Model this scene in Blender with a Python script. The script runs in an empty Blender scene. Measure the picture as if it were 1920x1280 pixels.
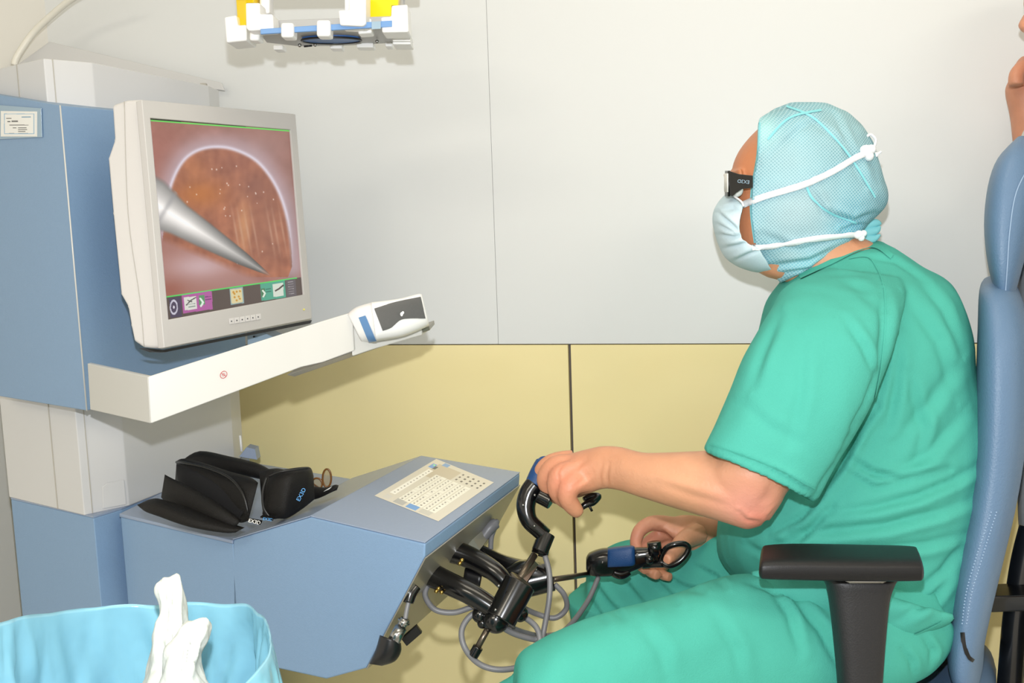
import bpy, bmesh, math, random
import numpy as np
from mathutils import Vector, Matrix, noise
from mathutils.bvhtree import BVHTree
random.seed(4); np.random.seed(4)
S = bpy.context.scene
COL = S.collection
# ------------------------------------------------------------------ camera
W_, H_, F_ = 1920, 1280, 1800.0
CZ = 1.32
pit = math.atan(216 / 1800.0); rol = 0.034
Fw = Vector((0, math.cos(pit), -math.sin(pit)))
U0 = Vector((0, math.sin(pit), math.cos(pit))); X0 = Vector((1, 0, 0))
Rt = X0 * math.cos(rol) - U0 * math.sin(rol)
Up = X0 * math.sin(rol) + U0 * math.cos(rol)
CP = Vector((0, 0, CZ))
cam = bpy.data.cameras.new('camera'); camo = bpy.data.objects.new('camera', cam); COL.objects.link(camo)
cam.sensor_width = 36; cam.lens = 36 * F_ / W_; cam.clip_start = 0.02
M = Matrix((Rt, Up, -Fw)).transposed().to_4x4(); M.translation = CP
camo.matrix_world = M; S.camera = camo
# ------------------------------------------------------------------ light
S.view_settings.view_transform = 'Standard'; S.view_settings.look = 'None'
S.view_settings.exposure = 0.0; S.view_settings.gamma = 1.0; S.view_settings.use_curve_mapping = False
wd = bpy.data.worlds.new('world'); S.world = wd; wd.use_nodes = True
wd.node_tree.nodes['Background'].inputs[0].default_value = (1.0, 0.93, 0.80, 1)
wd.node_tree.nodes['Background'].inputs[1].default_value = 1.0
def area(name, loc, aim, sx, sy, power, col):
    l = bpy.data.lights.new(name, 'AREA'); l.shape = 'RECTANGLE'; l.size = sx; l.size_y = sy
    l.energy = power; l.color = col
    o = bpy.data.objects.new(name, l); COL.objects.link(o); o.location = loc
    o.rotation_euler = (Vector(aim) - Vector(loc)).to_track_quat('-Z', 'Y').to_euler(); return o
area('ceiling_lamp', (0.3, 0.9, 2.68), (0.3, 0.9, 0), 1.2, 0.6, 9, (1, .92, .76))
area('ceiling_lamp', (-1.2, -0.8, 2.68), (-1.2, -0.8, 0), 1.2, 0.6, 24, (1, .92, .76))
area('ceiling_lamp', (1.6, -0.8, 2.68), (1.6, -0.8, 0), 1.2, 0.6, 24, (1, .92, .76))
fl = bpy.data.lights.new('camera_flash', 'SPOT'); fl.energy = 60; fl.color = (0.93, 0.96, 1.0)
fl.shadow_soft_size = 0.012; fl.spot_size = math.radians(150); fl.spot_blend = .5
flo = bpy.data.objects.new('camera_flash', fl); COL.objects.link(flo)
flo.location = CP + Up * 0.115 - Rt * 0.004
flo.rotation_euler = (Fw - Up * .12).to_track_quat('-Z', 'Y').to_euler()

# ------------------------------------------------------------------ measuring helpers
def ray(px, py): return (Fw + Rt * ((px - 960) / F_) - Up * ((py - 640) / F_))
def P(px, py, d): return CP + ray(px, py) * d
def G(px, py, z):
    r = ray(px, py); return CP + r * ((z - CZ) / r.z)
def onplane(px, py, p0, n):
    r = ray(px, py); return CP + r * ((p0 - CP).dot(n) / r.dot(n))
def vplane(a, b):
    d = b - a; return a, Vector((d.y, -d.x, 0)).normalized()
def proj(p):
    v = p - CP; z = v.dot(Fw); return 960 + F_ * v.dot(Rt) / z, 640 - F_ * v.dot(Up) / z
def lin(c):
    return tuple(((x / 255) / 12.92 if x / 255 <= .04045 else ((x / 255 + .055) / 1.055) ** 2.4) for x in c)
# ------------------------------------------------------------------ materials
def mat(name, c, rough=.5, metal=0., spec=.5, bump=0., bscale=60., var=0., vscale=8., coat=0., trans=0., sss=0., alpha=1.):
    m = bpy.data.materials.new(name); m.use_nodes = True; nt = m.node_tree; b = nt.nodes['Principled BSDF']
    c = lin(c) + (1,)
    b.inputs['Base Color'].default_value = c; b.inputs['Roughness'].default_value = rough
    b.inputs['Metallic'].default_value = metal; b.inputs['Specular IOR Level'].default_value = spec
    b.inputs['Coat Weight'].default_value = coat; b.inputs['Transmission Weight'].default_value = trans
    b.inputs['Alpha'].default_value = alpha
    if sss: b.inputs['Subsurface Weight'].default_value = sss; b.inputs['Subsurface Radius'].default_value = (.012, .005, .003); b.inputs['Subsurface Scale'].default_value = 1
    if bump or var: tc = nt.nodes.new('ShaderNodeTexCoord')
    if var:
        n = nt.nodes.new('ShaderNodeTexNoise'); n.inputs['Scale'].default_value = vscale; n.inputs['Detail'].default_value = 4
        nt.links.new(tc.outputs['Object'], n.inputs['Vector'])
        mx = nt.nodes.new('ShaderNodeMix'); mx.data_type = 'RGBA'
        mx.inputs[6].default_value = tuple(x * (1 - var) for x in c[:3]) + (1,); mx.inputs[7].default_value = tuple(min(1, x * (1 + var)) for x in c[:3]) + (1,)
        nt.links.new(n.outputs['Fac'], mx.inputs[0]); nt.links.new(mx.outputs[2], b.inputs['Base Color'])
    if bump:
        n2 = nt.nodes.new('ShaderNodeTexNoise'); n2.inputs['Scale'].default_value = bscale; n2.inputs['Detail'].default_value = 3
        nt.links.new(tc.outputs['Object'], n2.inputs['Vector'])
        bp = nt.nodes.new('ShaderNodeBump'); bp.inputs['Strength'].default_value = bump; bp.inputs['Distance'].default_value = .002
        nt.links.new(n2.outputs['Fac'], bp.inputs['Height']); nt.links.new(bp.outputs[0], b.inputs['Normal'])
    return m
def attrmat(name, emit=0., rough=.4, base=True, bump=0, bscale=100, sss=0):
    m = bpy.data.materials.new(name); m.use_nodes = True; nt = m.node_tree; b = nt.nodes['Principled BSDF']
    a = nt.nodes.new('ShaderNodeAttribute'); a.attribute_name = 'col'
    b.inputs['Roughness'].default_value = rough
    if base: nt.links.new(a.outputs['Color'], b.inputs['Base Color'])
    else: b.inputs['Base Color'].default_value = (.01, .01, .01, 1)
    if emit:
        nt.links.new(a.outputs['Color'], b.inputs['Emission Color']); b.inputs['Emission Strength'].default_value = emit
    if sss: b.inputs['Subsurface Weight'].default_value = sss; b.inputs['Subsurface Radius'].default_value = (.012, .005, .003); b.inputs['Subsurface Scale'].default_value = 1
    if bump:
        tc = nt.nodes.new('ShaderNodeTexCoord')
        n2 = nt.nodes.new('ShaderNodeTexNoise'); n2.inputs['Scale'].default_value = bscale
        nt.links.new(tc.outputs['Object'], n2.inputs['Vector'])
        bp = nt.nodes.new('ShaderNodeBump'); bp.inputs['Strength'].default_value = bump; bp.inputs['Distance'].default_value = .001
        nt.links.new(n2.outputs['Fac'], bp.inputs['Height']); nt.links.new(bp.outputs[0], b.inputs['Normal'])
    return m
MT = dict(
 white_panel=mat('white_panel', (227, 229, 230), .3, spec=.12),
 yellow_panel=mat('yellow_panel', (250, 234, 178), .16, spec=.4, var=.03, vscale=3),
 side_wall=mat('side_wall', (230, 227, 220), .5),
 joint=mat('joint', (95, 88, 85), .5), joint_light=mat('joint_light', (178, 174, 166), .5),
 floor=mat('floor', (185, 184, 175), .4, var=.05), ceiling=mat('ceiling', (225, 222, 212), .8),
 blue=mat('blue_metal', (128, 158, 192), .42, spec=.5, bump=.15, bscale=500, var=.04, vscale=220),
 blue_gloss=mat('blue_gloss', (142, 157, 182), .25, spec=.6, bump=.05, bscale=500, var=.03, vscale=220),
 desk_under=mat('desk_under', (150, 146, 136), .3, metal=.3),
 column=mat('column_metal', (207, 207, 208), .38, spec=.5, var=.02, vscale=5),
 arm=mat('arm_white', (205, 204, 200), .28, spec=.5), arm_lip=mat('arm_lip', (150, 145, 132), .3, metal=.4),
 mon=mat('monitor_plastic', (216, 213, 212), .45, bump=.05, bscale=900), mon_front=mat('monitor_front', (196, 193, 191), .5, bump=.05, bscale=900),
 dark=mat('dark_plastic', (22, 22, 24), .35), darkgrey=mat('dark_grey', (92, 92, 92), .4, var=.08, vscale=300),
 black=mat('black_gloss', (12, 12, 14), .2, spec=.6, coat=.3), navy=mat('navy_grip', (25, 68, 120), .35, bump=.3, bscale=900),
 steel=mat('steel', (165, 165, 165), .22, metal=1), rod=mat('rod_metal', (110, 100, 88), .3, metal=.8),
 cable=mat('cable_grey', (118, 118, 122), .4), brass=mat('brass', (190, 160, 90), .3, metal=1),
 cloth=mat('green_cotton', (78, 172, 157), .85, spec=.15, bump=.35, bscale=700, var=.05, vscale=14),
 cloth2=mat('green_cotton_trousers', (77, 172, 156), .85, spec=.15, bump=.35, bscale=700, var=.05, vscale=14),
 mask=mat('mask_fabric', (205, 228, 238), .8, bump=.2, bscale=500), tie=mat('mask_tie', (238, 240, 245), .8, bump=.3, bscale=400),
 leather=mat('chair_leather', (98, 126, 158), .42, spec=.4, bump=.35, bscale=420), stitch=mat('stitch', (150, 175, 205), .6),
 rubber=mat('armrest_rubber', (22, 22, 25), .45, spec=.4, bump=.15, bscale=900), post=mat('post_plastic', (33, 33, 36), .5, bump=.2, bscale=500),
 case=mat('case_fabric', (16, 14, 13), .55, spec=.3, bump=.5, bscale=900), case_in=mat('case_lining', (6, 6, 10), .95),
 zipper=mat('zipper', (50, 50, 50), .35, metal=.6),
 yellow=mat('yellow_plastic', (250, 214, 5), .35), white=mat('white_plastic', (240, 240, 240), .35),
 lamp_blue=mat('lamp_blue', (110, 152, 205), .35), lamp_grey=mat('lamp_grey', (175, 175, 175), .4, metal=.2),
 hole=mat('hole_blue', (45, 95, 160), .4), stripe=mat('tracker_blue', (95, 140, 190), .35),
 paper=mat('paper', (236, 236, 232), .6), ink=mat('ink', (60, 60, 70), .6), red=mat('red_print', (190, 70, 70), .6), bluep=mat('blue_print', (70, 150, 215), .5),
 sleeve=mat('clear_sleeve', (150, 175, 195), .15, spec=.6), green_led=mat('led', (235, 225, 110), .3),
 tissue=mat('tissue', (200, 203, 196), .85, bump=.5, bscale=120), tort=mat('tortoiseshell', (110, 70, 25), .25),
 person2=mat('jacket', (225, 225, 222), .8),
)
bag = mat('bag_plastic', (150, 210, 230), .16, spec=.7, bump=.8, bscale=15, var=.22, vscale=7, trans=.25); MT['bag'] = bag
for n_ in bag.node_tree.nodes:
    if n_.type == 'BUMP': n_.inputs['Distance'].default_value = .006
lens = mat('lens_glass', (215, 205, 180), .08, trans=.75); MT['lens'] = lens
hose = mat('hose', (235, 232, 222), .4); MT['hose'] = hose
# ------------------------------------------------------------------ object helpers
INV = {}
def wl(o): return INV.get(o.name, Vector((0, 0, 0)))
def link(o, parent=None, loc=None):
    COL.objects.link(o)
    if parent is not None:
        o.parent = parent; o.matrix_parent_inverse = Matrix.Translation(-wl(parent)); INV[o.name] = Vector((0, 0, 0))
    return o
def tag(o, label=None, cat=None, group=None, kind=None):
    for k, v in (('label', label), ('category', cat), ('group', group), ('kind', kind)):
        if v: o[k] = v
    return o
def thing(name, label, cat, loc, group=None):
    o = bpy.data.objects.new(name, None); COL.objects.link(o); o.empty_display_size = .05
    o.location = loc; INV[o.name] = Vector(loc); return tag(o, label, cat, group)
def mk(name, V, Fc, m, parent=None, smooth=False, bevel=0., seg=2, sub=0, ang=None):
    bm = bmesh.new(); vs = [bm.verts.new(v) for v in V]
    for f in Fc:
        try: bm.faces.new([vs[i] for i in f])
        except ValueError: pass
    bmesh.ops.recalc_face_normals(bm, faces=bm.faces)
    if bevel: bmesh.ops.bevel(bm, geom=list(bm.edges), offset=bevel, segments=seg, affect='EDGES', profile=.6, clamp_overlap=True)
    loc = Vector((0, 0, 0))
    if parent is None:
        co = np.array([v.co for v in bm.verts]); lo, hi = co.min(0), co.max(0); loc = Vector(((lo[0]+hi[0])/2, (lo[1]+hi[1])/2, lo[2]))
        for v in bm.verts: v.co -= loc
    me = bpy.data.meshes.new(name); bm.to_mesh(me); bm.free()
    me.materials.append(MT[m] if isinstance(m, str) else m)
    if smooth: me.shade_smooth()
    o = bpy.data.objects.new(name, me); link(o, parent)
    if parent is None: o.location = loc; INV[o.name] = loc
    if bevel and not smooth: me.shade_smooth(); 
    if bevel and not smooth:
        w = o.modifiers.new('wn', 'WEIGHTED_NORMAL'); w.keep_sharp = False
    if sub: s = o.modifiers.new('sub', 'SUBSURF'); s.levels = sub; s.render_levels = sub
    return o
def prism(A, B):
    n = len(A); V = list(A) + list(B)
    F = [list(range(n))[::-1], list(range(n, 2 * n))] + [[i, (i + 1) % n, n + (i + 1) % n, n + i] for i in range(n)]
    return V, F
def extr(poly, vec): return prism(poly, [p + vec for p in poly])
def up(poly, z0, z1): return prism([Vector((p.x, p.y, z0)) for p in poly], [Vector((p.x, p.y, z1)) for p in poly])
def box(c, ax, ay, az):
    V = [c + ax * i + ay * j + az * k for k in (-1, 1) for i, j in ((-1, -1), (1, -1), (1, 1), (-1, 1))]
    return V, [[3, 2, 1, 0], [4, 5, 6, 7], [0, 1, 5, 4], [1, 2, 6, 5], [2, 3, 7, 6], [3, 0, 4, 7]]
def merge(*parts):
    V, F = [], []
    for v, f in parts:
        n = len(V); V += list(v); F += [[i + n for i in q] for q in f]
    return V, F
def crom(rows, k):
    A = np.array(rows, float); n = len(A); out = []
    for i in range(n - 1):
        p0, p1, p2, p3 = A[max(i-1, 0)], A[i], A[i+1], A[min(i+2, n-1)]
        for j in range(k):
            t = j / k
            out.append(.5 * (2*p1 + (p2-p0)*t + (2*p0-5*p1+4*p2-p3)*t*t + (3*p1-p0-3*p2+p3)*t**3))
    out.append(A[-1]); return np.array(out)
def rings(R, closed=False, cap=True):
    n = len(R[0]); m = len(R); V = [v for r in R for v in r]; F = []
    for i in range(m - 1 + (1 if closed else 0)):
        a, b = i * n, ((i + 1) % m) * n
        for j in range(n): F.append([a + j, a + (j+1) % n, b + (j+1) % n, b + j])
    if cap and not closed:
        for e, base in ((0, 0), (1, (m-1)*n)):
            c = sum((Vector(V[base + j]) for j in range(n)), Vector()) / n; V.append(c); k = len(V) - 1
            for j in range(n): F.append([base + j, base + (j+1) % n, k] if e else [base + (j+1) % n, base + j, k])
    return V, F
def loftpx(rows, k=4, n=28, ex=2.0, cap=True):
    """rows: silhouette edge a (px,py), edge b (px,py), depth, half thickness in depth[, depth of b]"""
    rows = [tuple(r) + ((r[4],) if len(r) == 6 else ()) for r in rows]
    A = crom(rows, k) if k > 1 else np.array(rows, float); R = []
    for ax, ay, bx, by, d, rd, d2 in A:
        a, b = P(ax, ay, d), P(bx, by, d2); c = (a + b) / 2; e = (b - a) / 2
        h = ray((ax+bx)/2, (ay+by)/2).normalized(); h = (h - e.normalized() * h.dot(e.normalized())).normalized() * rd
        ring = []
        for j in range(n):
            t = 2 * math.pi * j / n; cs, sn = math.cos(t), math.sin(t)
            if ex != 2: cs = math.copysign(abs(cs) ** (2/ex), cs); sn = math.copysign(abs(sn) ** (2/ex), sn)
            ring.append(c + e * cs + h * sn)
        R.append(ring)
    return rings(R, cap=cap)
def tube(pts, r, n=10, k=5, closed=False, flat=1.0):
    """pts: list of Vectors; r: number or list"""
    rr = r if isinstance(r, (list, tuple)) else [r] * len(pts)
    rows = [(p.x, p.y, p.z, q) for p, q in zip(pts, rr)]
    if closed: rows = rows[-2:] + rows + rows[:3]
    A = crom(rows, k)
    if closed: A = A[2*k:-2*k - 0][:len(pts)*k]
    C = [Vector(a[:3]) for a in A]; m = len(C); R = []; prev = None
    for i in range(m):
        if closed: t = (C[(i+1) % m] - C[i-1]).normalized()
        else: t = (C[min(i+1, m-1)] - C[max(i-1, 0)]).normalized()
        if prev is None:
            x = t.cross(Vector((0, 0, 1)));
            if x.length < .1: x = t.cross(Vector((0, 1, 0)))
        else: x = prev - t * prev.dot(t)
        x.normalize(); prev = x; y = t.cross(x)
        R.append([C[i] + (x * math.cos(2*math.pi*j/n) + y * flat * math.sin(2*math.pi*j/n)) * A[i][3] for j in range(n)])
    return rings(R, closed=closed)
def tpx(pts, r, **kw): return tube([P(*p) for p in pts], r, **kw)
def cyl(a, b, r, n=20, r2=None):
    r2 = r if r2 is None else r2
    return tube([a, a.lerp(b, .5), b], [r, (r+r2)/2, r2], n=n, k=1)
def ball(c, r, n=12, sc=(1, 1, 1)):
    V, F = [], []
    for i in range(n + 1):
        th = math.pi * i / n
        for j in range(2*n): ph = math.pi * j / n; V.append(c + Vector((sc[0]*math.sin(th)*math.cos(ph), sc[1]*math.sin(th)*math.sin(ph), sc[2]*math.cos(th))) * r)
    for i in range(n):
        for j in range(2*n): F.append([i*2*n+j, i*2*n+(j+1) % (2*n), (i+1)*2*n+(j+1) % (2*n), (i+1)*2*n+j])
    return V, F
def clean(V, F):
    bm = bmesh.new(); vs = [bm.verts.new(v) for v in V]
    for f in F:
        if len(set(f)) > 2:
            try: bm.faces.new([vs[i] for i in dict.fromkeys(f)])
            except ValueError: pass
    bmesh.ops.remove_doubles(bm, verts=bm.verts, dist=1e-6); bmesh.ops.recalc_face_normals(bm, faces=bm.faces)
    me = bpy.data.meshes.new('tmp'); bm.to_mesh(me); bm.free(); return me
def remesh(parts, vox, smooth=4, fac=.5):
    me = bpy.data.meshes.new('tmp'); bm = bmesh.new()
    for V, F in parts:
        t = clean(V, F); bm.from_mesh(t); bpy.data.meshes.remove(t)
    bm.to_mesh(me); bm.free()
    o = bpy.data.objects.new('tmp', me); COL.objects.link(o)
    r = o.modifiers.new('r', 'REMESH'); r.mode = 'VOXEL'; r.voxel_size = vox
    if smooth: s = o.modifiers.new('s', 'SMOOTH'); s.iterations = smooth; s.factor = fac
    dg = bpy.context.evaluated_depsgraph_get(); dg.update()
    out = bpy.data.meshes.new_from_object(o.evaluated_get(dg)); bpy.data.objects.remove(o); return out
def meshobj(name, me, m, parent=None, loc=None):
    me.name = name; me.materials.clear(); me.materials.append(MT[m] if isinstance(m, str) else m); me.shade_smooth()
    o = bpy.data.objects.new(name, me)
    if parent is None and loc is not None:
        me.transform(Matrix.Translation(-Vector(loc))); o.location = loc
    link(o, parent)
    if parent is None and loc is not None: INV[o.name] = Vector(loc)
    return o
def getco(me):
    a = np.empty(len(me.vertices) * 3, np.float32); me.vertices.foreach_get('co', a); return a.reshape(-1, 3).astype(float)
def getno(me):
    a = np.empty(len(me.vertices) * 3, np.float32); me.vertices.foreach_get('normal', a); return a.reshape(-1, 3).astype(float)
def npproj(co):
    v = co - np.array(CP); z = v @ np.array(Fw); return 960 + F_ * (v @ np.array(Rt)) / z, 640 - F_ * (v @ np.array(Up)) / z, z
def segd(px, py, pts):
    best = np.full(len(px), 1e9); sgn = np.zeros(len(px)); tt = np.zeros(len(px)); L = len(pts) - 1
    for i in range(L):
        ax, ay = pts[i]; bx, by = pts[i+1]; dx, dy = bx-ax, by-ay; l2 = dx*dx+dy*dy
        t = np.clip(((px-ax)*dx + (py-ay)*dy) / l2, 0, 1); d = np.hypot(px-ax-t*dx, py-ay-t*dy)
        s = np.sign((px-ax)*dy - (py-ay)*dx); u = d < best
        best[u] = d[u]; sgn[u] = s[u]; tt[u] = (i + t[u]) / L
    return best, sgn, tt
FA = 1.55
def folds(me, strokes, side=True):
    """soft cloth folds: each stroke is a polyline measured on the photograph, width, height"""
    co, no = getco(me), getno(me); px, py, z = npproj(co)
    view = co - np.array(CP); view /= np.linalg.norm(view, axis=1)[:, None]
    face = np.clip(-(no * view).sum(1) * 2.5, 0, 1)
    dsp = np.zeros(len(co))
    for pts, w, a in strokes:
        d, s, t = segd(px, py, pts); taper = np.sin(np.pi * np.clip(t, .06, .94)) ** .6
        sd = d * s / w; a = a * FA
        dsp += a * taper * (np.exp(-(sd + .0) ** 2 * 2.2) * -1.0 + .75 * np.exp(-(sd - 1.3) ** 2 * 1.5))
    co += no * (dsp * face)[:, None]
    me.vertices.foreach_set('co', co.astype(np.float32).ravel()); me.update()
def ruffle(me, sc, a, st=(1, 1, 1)):
    co, no = getco(me), getno(me)
    d = np.array([noise.noise(Vector((c[0]*sc*st[0], c[1]*sc*st[1], c[2]*sc*st[2]))) for c in co]) * a
    co += no * d[:, None]; me.vertices.foreach_set('co', co.astype(np.float32).ravel()); me.update()
def bvh(me, off=Vector((0, 0, 0))):
    return BVHTree.FromPolygons([v.co + off for v in me.vertices], [p.vertices[:] for p in me.polygons])
def hit(tree, px, py, off=0.):
    r = ray(px, py).normalized(); h = tree.ray_cast(CP, r)
    if h[0] is None: return None
    return h[0] + h[1] * off
class Multi:
    def __init__(self, *t): self.t = t
    def ray_cast(self, o, d):
        b = (None, None, None, 1e9)
        for t in self.t:
            h = t.ray_cast(o, d)
            if h[0] is not None and h[3] < b[3]: b = h
        return b
def trim(me, fn, it=10):
    bm = bmesh.new(); bm.from_mesh(me); bmesh.ops.delete(bm, geom=[v for v in bm.verts if fn(v.co)], context='VERTS')
    bmesh.ops.delete(bm, geom=[v for v in bm.verts if not v.link_faces], context='VERTS')
    for _ in range(it):
        new = {}
        for v in bm.verts:
            if v.is_boundary:
                nb = [e.other_vert(v).co for e in v.link_edges if e.is_boundary]
                if nb: new[v] = v.co * .5 + sum(nb, Vector()) / len(nb) * .5
        for v, q in new.items(): v.co = q
    bm.to_mesh(me); bm.free()
def ribbon(tree, pts, w, off=.002, k=6, fall=1.5):
    A = crom(pts, k); L, last = [], None
    for i in range(len(A)):
        d = A[min(i+1, len(A)-1)] - A[max(i-1, 0)]; n = np.array([-d[1], d[0]]); n = n / np.hypot(*n)
        row = []
        for s in (-.5, 0, .5):
            q = A[i][:2] + n * s * w; h = hit(tree, q[0], q[1], off)
            if h is None: h = P(q[0], q[1], last if last else fall)
            else: last = (h - CP).dot(Fw)
            row.append(h)
        L.append(row)
    V, F = [], []
    for row in L:
        V += row
    n = len(L)
    for i in range(n - 1):
        for j in range(2): F.append([i*3+j, i*3+j+1, i*3+3+j+1, i*3+3+j])
    return V, F
def sheet(name, V, F, m, parent, th=.001, smooth=True):
    o = mk(name, V, F, m, parent, smooth=smooth); s = o.modifiers.new('sol', 'SOLIDIFY'); s.thickness = th; s.offset = 0; return o
def homog(src, dst):
    A = []
    for (x, y), (u, v) in zip(src, dst): A += [[x, y, 1, 0, 0, 0, -u*x, -u*y, -u], [0, 0, 0, x, y, 1, -v*x, -v*y, -v]]
    return np.linalg.svd(np.array(A, float))[2][-1].reshape(3, 3)
def picture(name, corners3, cornerspx, nu, nv, fn, m, parent):
    """flat printed / lit surface; fn(px,py)->rgb 0..255 arrays"""
    H = homog([(0, 0), (1, 0), (1, 1), (0, 1)], cornerspx)
    H3 = homog([(0, 0), (1, 0), (1, 1), (0, 1)], [(0, 0), (1, 0), (1, 1), (0, 1)])
    s, t = np.meshgrid(np.linspace(0, 1, nu + 1), np.linspace(0, 1, nv + 1)); s, t = s.ravel(), t.ravel()
    q = H @ np.array([s, t, np.ones_like(s)]); px, py = q[0] / q[2], q[1] / q[2]
    c = [np.array(v) for v in corners3]
    co = np.outer((1-s)*(1-t), c[0]) + np.outer(s*(1-t), c[1]) + np.outer(s*t, c[2]) + np.outer((1-s)*t, c[3])
    rgb = np.clip(fn(px, py), 0, 255) / 255.; rgb = np.where(rgb <= .04045, rgb/12.92, ((rgb+.055)/1.055)**2.4)
    F = [[j*(nu+1)+i, j*(nu+1)+i+1, (j+1)*(nu+1)+i+1, (j+1)*(nu+1)+i] for j in range(nv) for i in range(nu)]
    me = bpy.data.meshes.new(name); me.from_pydata([tuple(v) for v in co], [], F)
    a = me.color_attributes.new('col', 'FLOAT_COLOR', 'POINT'); a.data.foreach_set('color', np.hstack([rgb, np.ones((len(rgb), 1))]).astype(np.float32).ravel())
    me.materials.append(m); o = bpy.data.objects.new(name, me); link(o, parent); return o
def text(name, s, size, c, xdir, ydir, m, parent, thick=.0004):
    cu = bpy.data.curves.new(name, 'FONT'); cu.body = s; cu.size = size; cu.align_x = 'CENTER'; cu.align_y = 'CENTER'; cu.extrude = thick
    o = bpy.data.objects.new('tmp', cu); COL.objects.link(o); dg = bpy.context.evaluated_depsgraph_get(); dg.update()
    me = bpy.data.meshes.new_from_object(o.evaluated_get(dg)); bpy.data.objects.remove(o)
    x = xdir.normalized(); y = (ydir - x * ydir.dot(x)).normalized(); z = x.cross(y)
    T = Matrix((x, y, z)).transposed().to_4x4(); T.translation = c; me.transform(T)
    me.materials.clear(); me.materials.append(MT[m]); me.name = name; ob = bpy.data.objects.new(name, me); link(ob, parent); return ob

# ================================================================== ROOM
zs = P(740, 645, 2.12).z
wa, wb = G(740, 645, zs), G(1842, 642, zs); wp, wn = vplane(wa, wb); wdir = (wb - wa).normalized()
if wn.y > 0: wn = -wn
wback = wn * -1
wL, wR = wa - wdir * 2.2, wb + wdir * 1.6
o = mk('wall_back', *extr([Vector((wL.x, wL.y, 0)), Vector((wR.x, wR.y, 0)), Vector((wR.x, wR.y, 2.75)), Vector((wL.x, wL.y, 2.75))], wback * .1), 'joint'); tag(o, kind='structure'); WB = o
# shift so that panel faces sit on the measured plane
def wpanel(name, a, b, z0, z1, m, th=.012):
    q = [Vector((a.x, a.y, z0)), Vector((b.x, b.y, z0)), Vector((b.x, b.y, z1)), Vector((a.x, a.y, z1))]
    return mk(name, *extr(q, wn * th), m, WB, bevel=.0006, seg=1)
j1 = onplane(937, 640, wp, wn); j2 = onplane(1076, 900, wp, wn)
for a, b in ((wL, j1 - wdir * .0003), (j1 + wdir * .0003, wR)): wpanel('wall_panel', a, b, zs + .001, 2.75, 'white_panel')
for a, b in ((wL, j2 - wdir * .003), (j2 + wdir * .003, wR)): wpanel('wall_panel', a, b, 0, zs - .001, 'yellow_panel')
o = mk('floor', *box(Vector((0, 0, -.05)), Vector((4, 0, 0)), Vector((0, 4, 0)), Vector((0, 0, .05))), 'floor'); tag(o, kind='structure')
o = mk('ceiling', *box(Vector((0, 0, 2.8)), Vector((4, 0, 0)), Vector((0, 4, 0)), Vector((0, 0, .05))), 'ceiling'); tag(o, kind='structure')
# left wall, running forward from behind the column
l0 = onplane(150, 640, wp, wn); l1 = P(-260, 640, 1.95)
l0 = Vector((l0.x, l0.y, 0)); l1 = Vector((l1.x, l1.y, 0)); ld = (l1 - l0).normalized(); l1 = l0 + ld * 1.6
ln = Vector((-ld.y, ld.x, 0)); ln = ln if ln.x < 0 else -ln
o = mk('wall_left', *up([l0, l1, l1 + ln * .1, l0 + ln * .1], 0, 2.75), 'side_wall'); tag(o, kind='structure')
tp0, tn0 = vplane(l0, l1)
a = onplane(9, 900, tp0, tn0)
o = mk('trim_1', *up([Vector((a.x, a.y, 0)), Vector((a.x, a.y, 0)) + ld * .5, Vector((a.x, a.y, 0)) + ld * .5 - ln * .02, Vector((a.x, a.y, 0)) - ln * .02], 0, 2.0), 'arm', bevel=.003); tag(o, kind='structure')

# ================================================================== SURGICAL CONSOLE
ZF = .85
A_, B_ = G(225, 962, ZF), G(437, 1012, ZF); cp, cn = vplane(A_, B_)
if cn.y > 0: cn = -cn
side = [onplane(x, y, cp, cn) for x, y in ((437, 1012), (582, 969), (797, 1019), (796, 1045), (686, 1253), (612, 1273), (437, 1235))]
Cn = side[2]; wv = G(975, 887, Cn.z) - Cn; ud = (B_ - A_).normalized(); wd_ = wv.normalized()
con = thing('surgical_console', 'blue and pale grey robotic surgery console with sloping control desk and column', 'console', G(300, 900, ZF) * 1 - Vector((0, 0, ZF)))
# control desk: side profile swept across the width
desk = mk('control_desk', *extr(side, wv), 'blue', con, bevel=.003)
# flat shelf behind the desk
fl0 = [A_, B_, B_ + wv, A_ + wv * 1.0]
body = [Vector((p.x, p.y, 0)) for p in fl0]
mk('desk_body', *up(body, side[6].z, ZF - .006), 'blue', con, bevel=.003)
top = [A_ - ud * .0 - wd_ * .002, B_ - wd_ * .002, B_ + wv, A_ + wv - ud * .06]
mk('desk_shelf', *up(top, ZF - .006, ZF), 'blue_gloss', con, bevel=.0015)
# polished keypad deck on top of the desk and glossy ramp
E1, C1 = side[1], side[2]; nup = (C1 - E1).cross(wv).normalized(); nup = nup if nup.z > 0 else -nup
mk('keypad_deck', *prism([E1 + nup * .0004, C1 + nup * .0004, C1 + wv + nup * .0004, E1 + wv + nup * .0004], [p + nup * .0022 for p in (E1, C1, C1 + wv, E1 + wv)]), 'blue_gloss', con, bevel=.0008)
R1 = side[0]; nr = (E1 - R1).cross(wv).normalized(); nr = nr if nr.z > 0 else -nr
mk('desk_ramp', *prism([R1 + nr * .0004, E1 + nr * .0004, E1 + wv + nr * .0004, R1 + wv + nr * .0004], [p + nr * .002 for p in (R1, E1, E1 + wv, R1 + wv)]), 'blue_gloss', con)
D1, E2 = side[3], side[4]; nf = (E2 - D1).cross(wv).normalized(); nf = nf if nf.x > 0 else -nf
mk('desk_front_panel', *prism([D1 + nf * .0004, E2 + nf * .0004, E2 + wv + nf * .0004, D1 + wv + nf * .0004], [p + nf * .002 for p in (D1, E2, E2 + wv, D1 + wv)]), 'desk_under', con)
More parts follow.
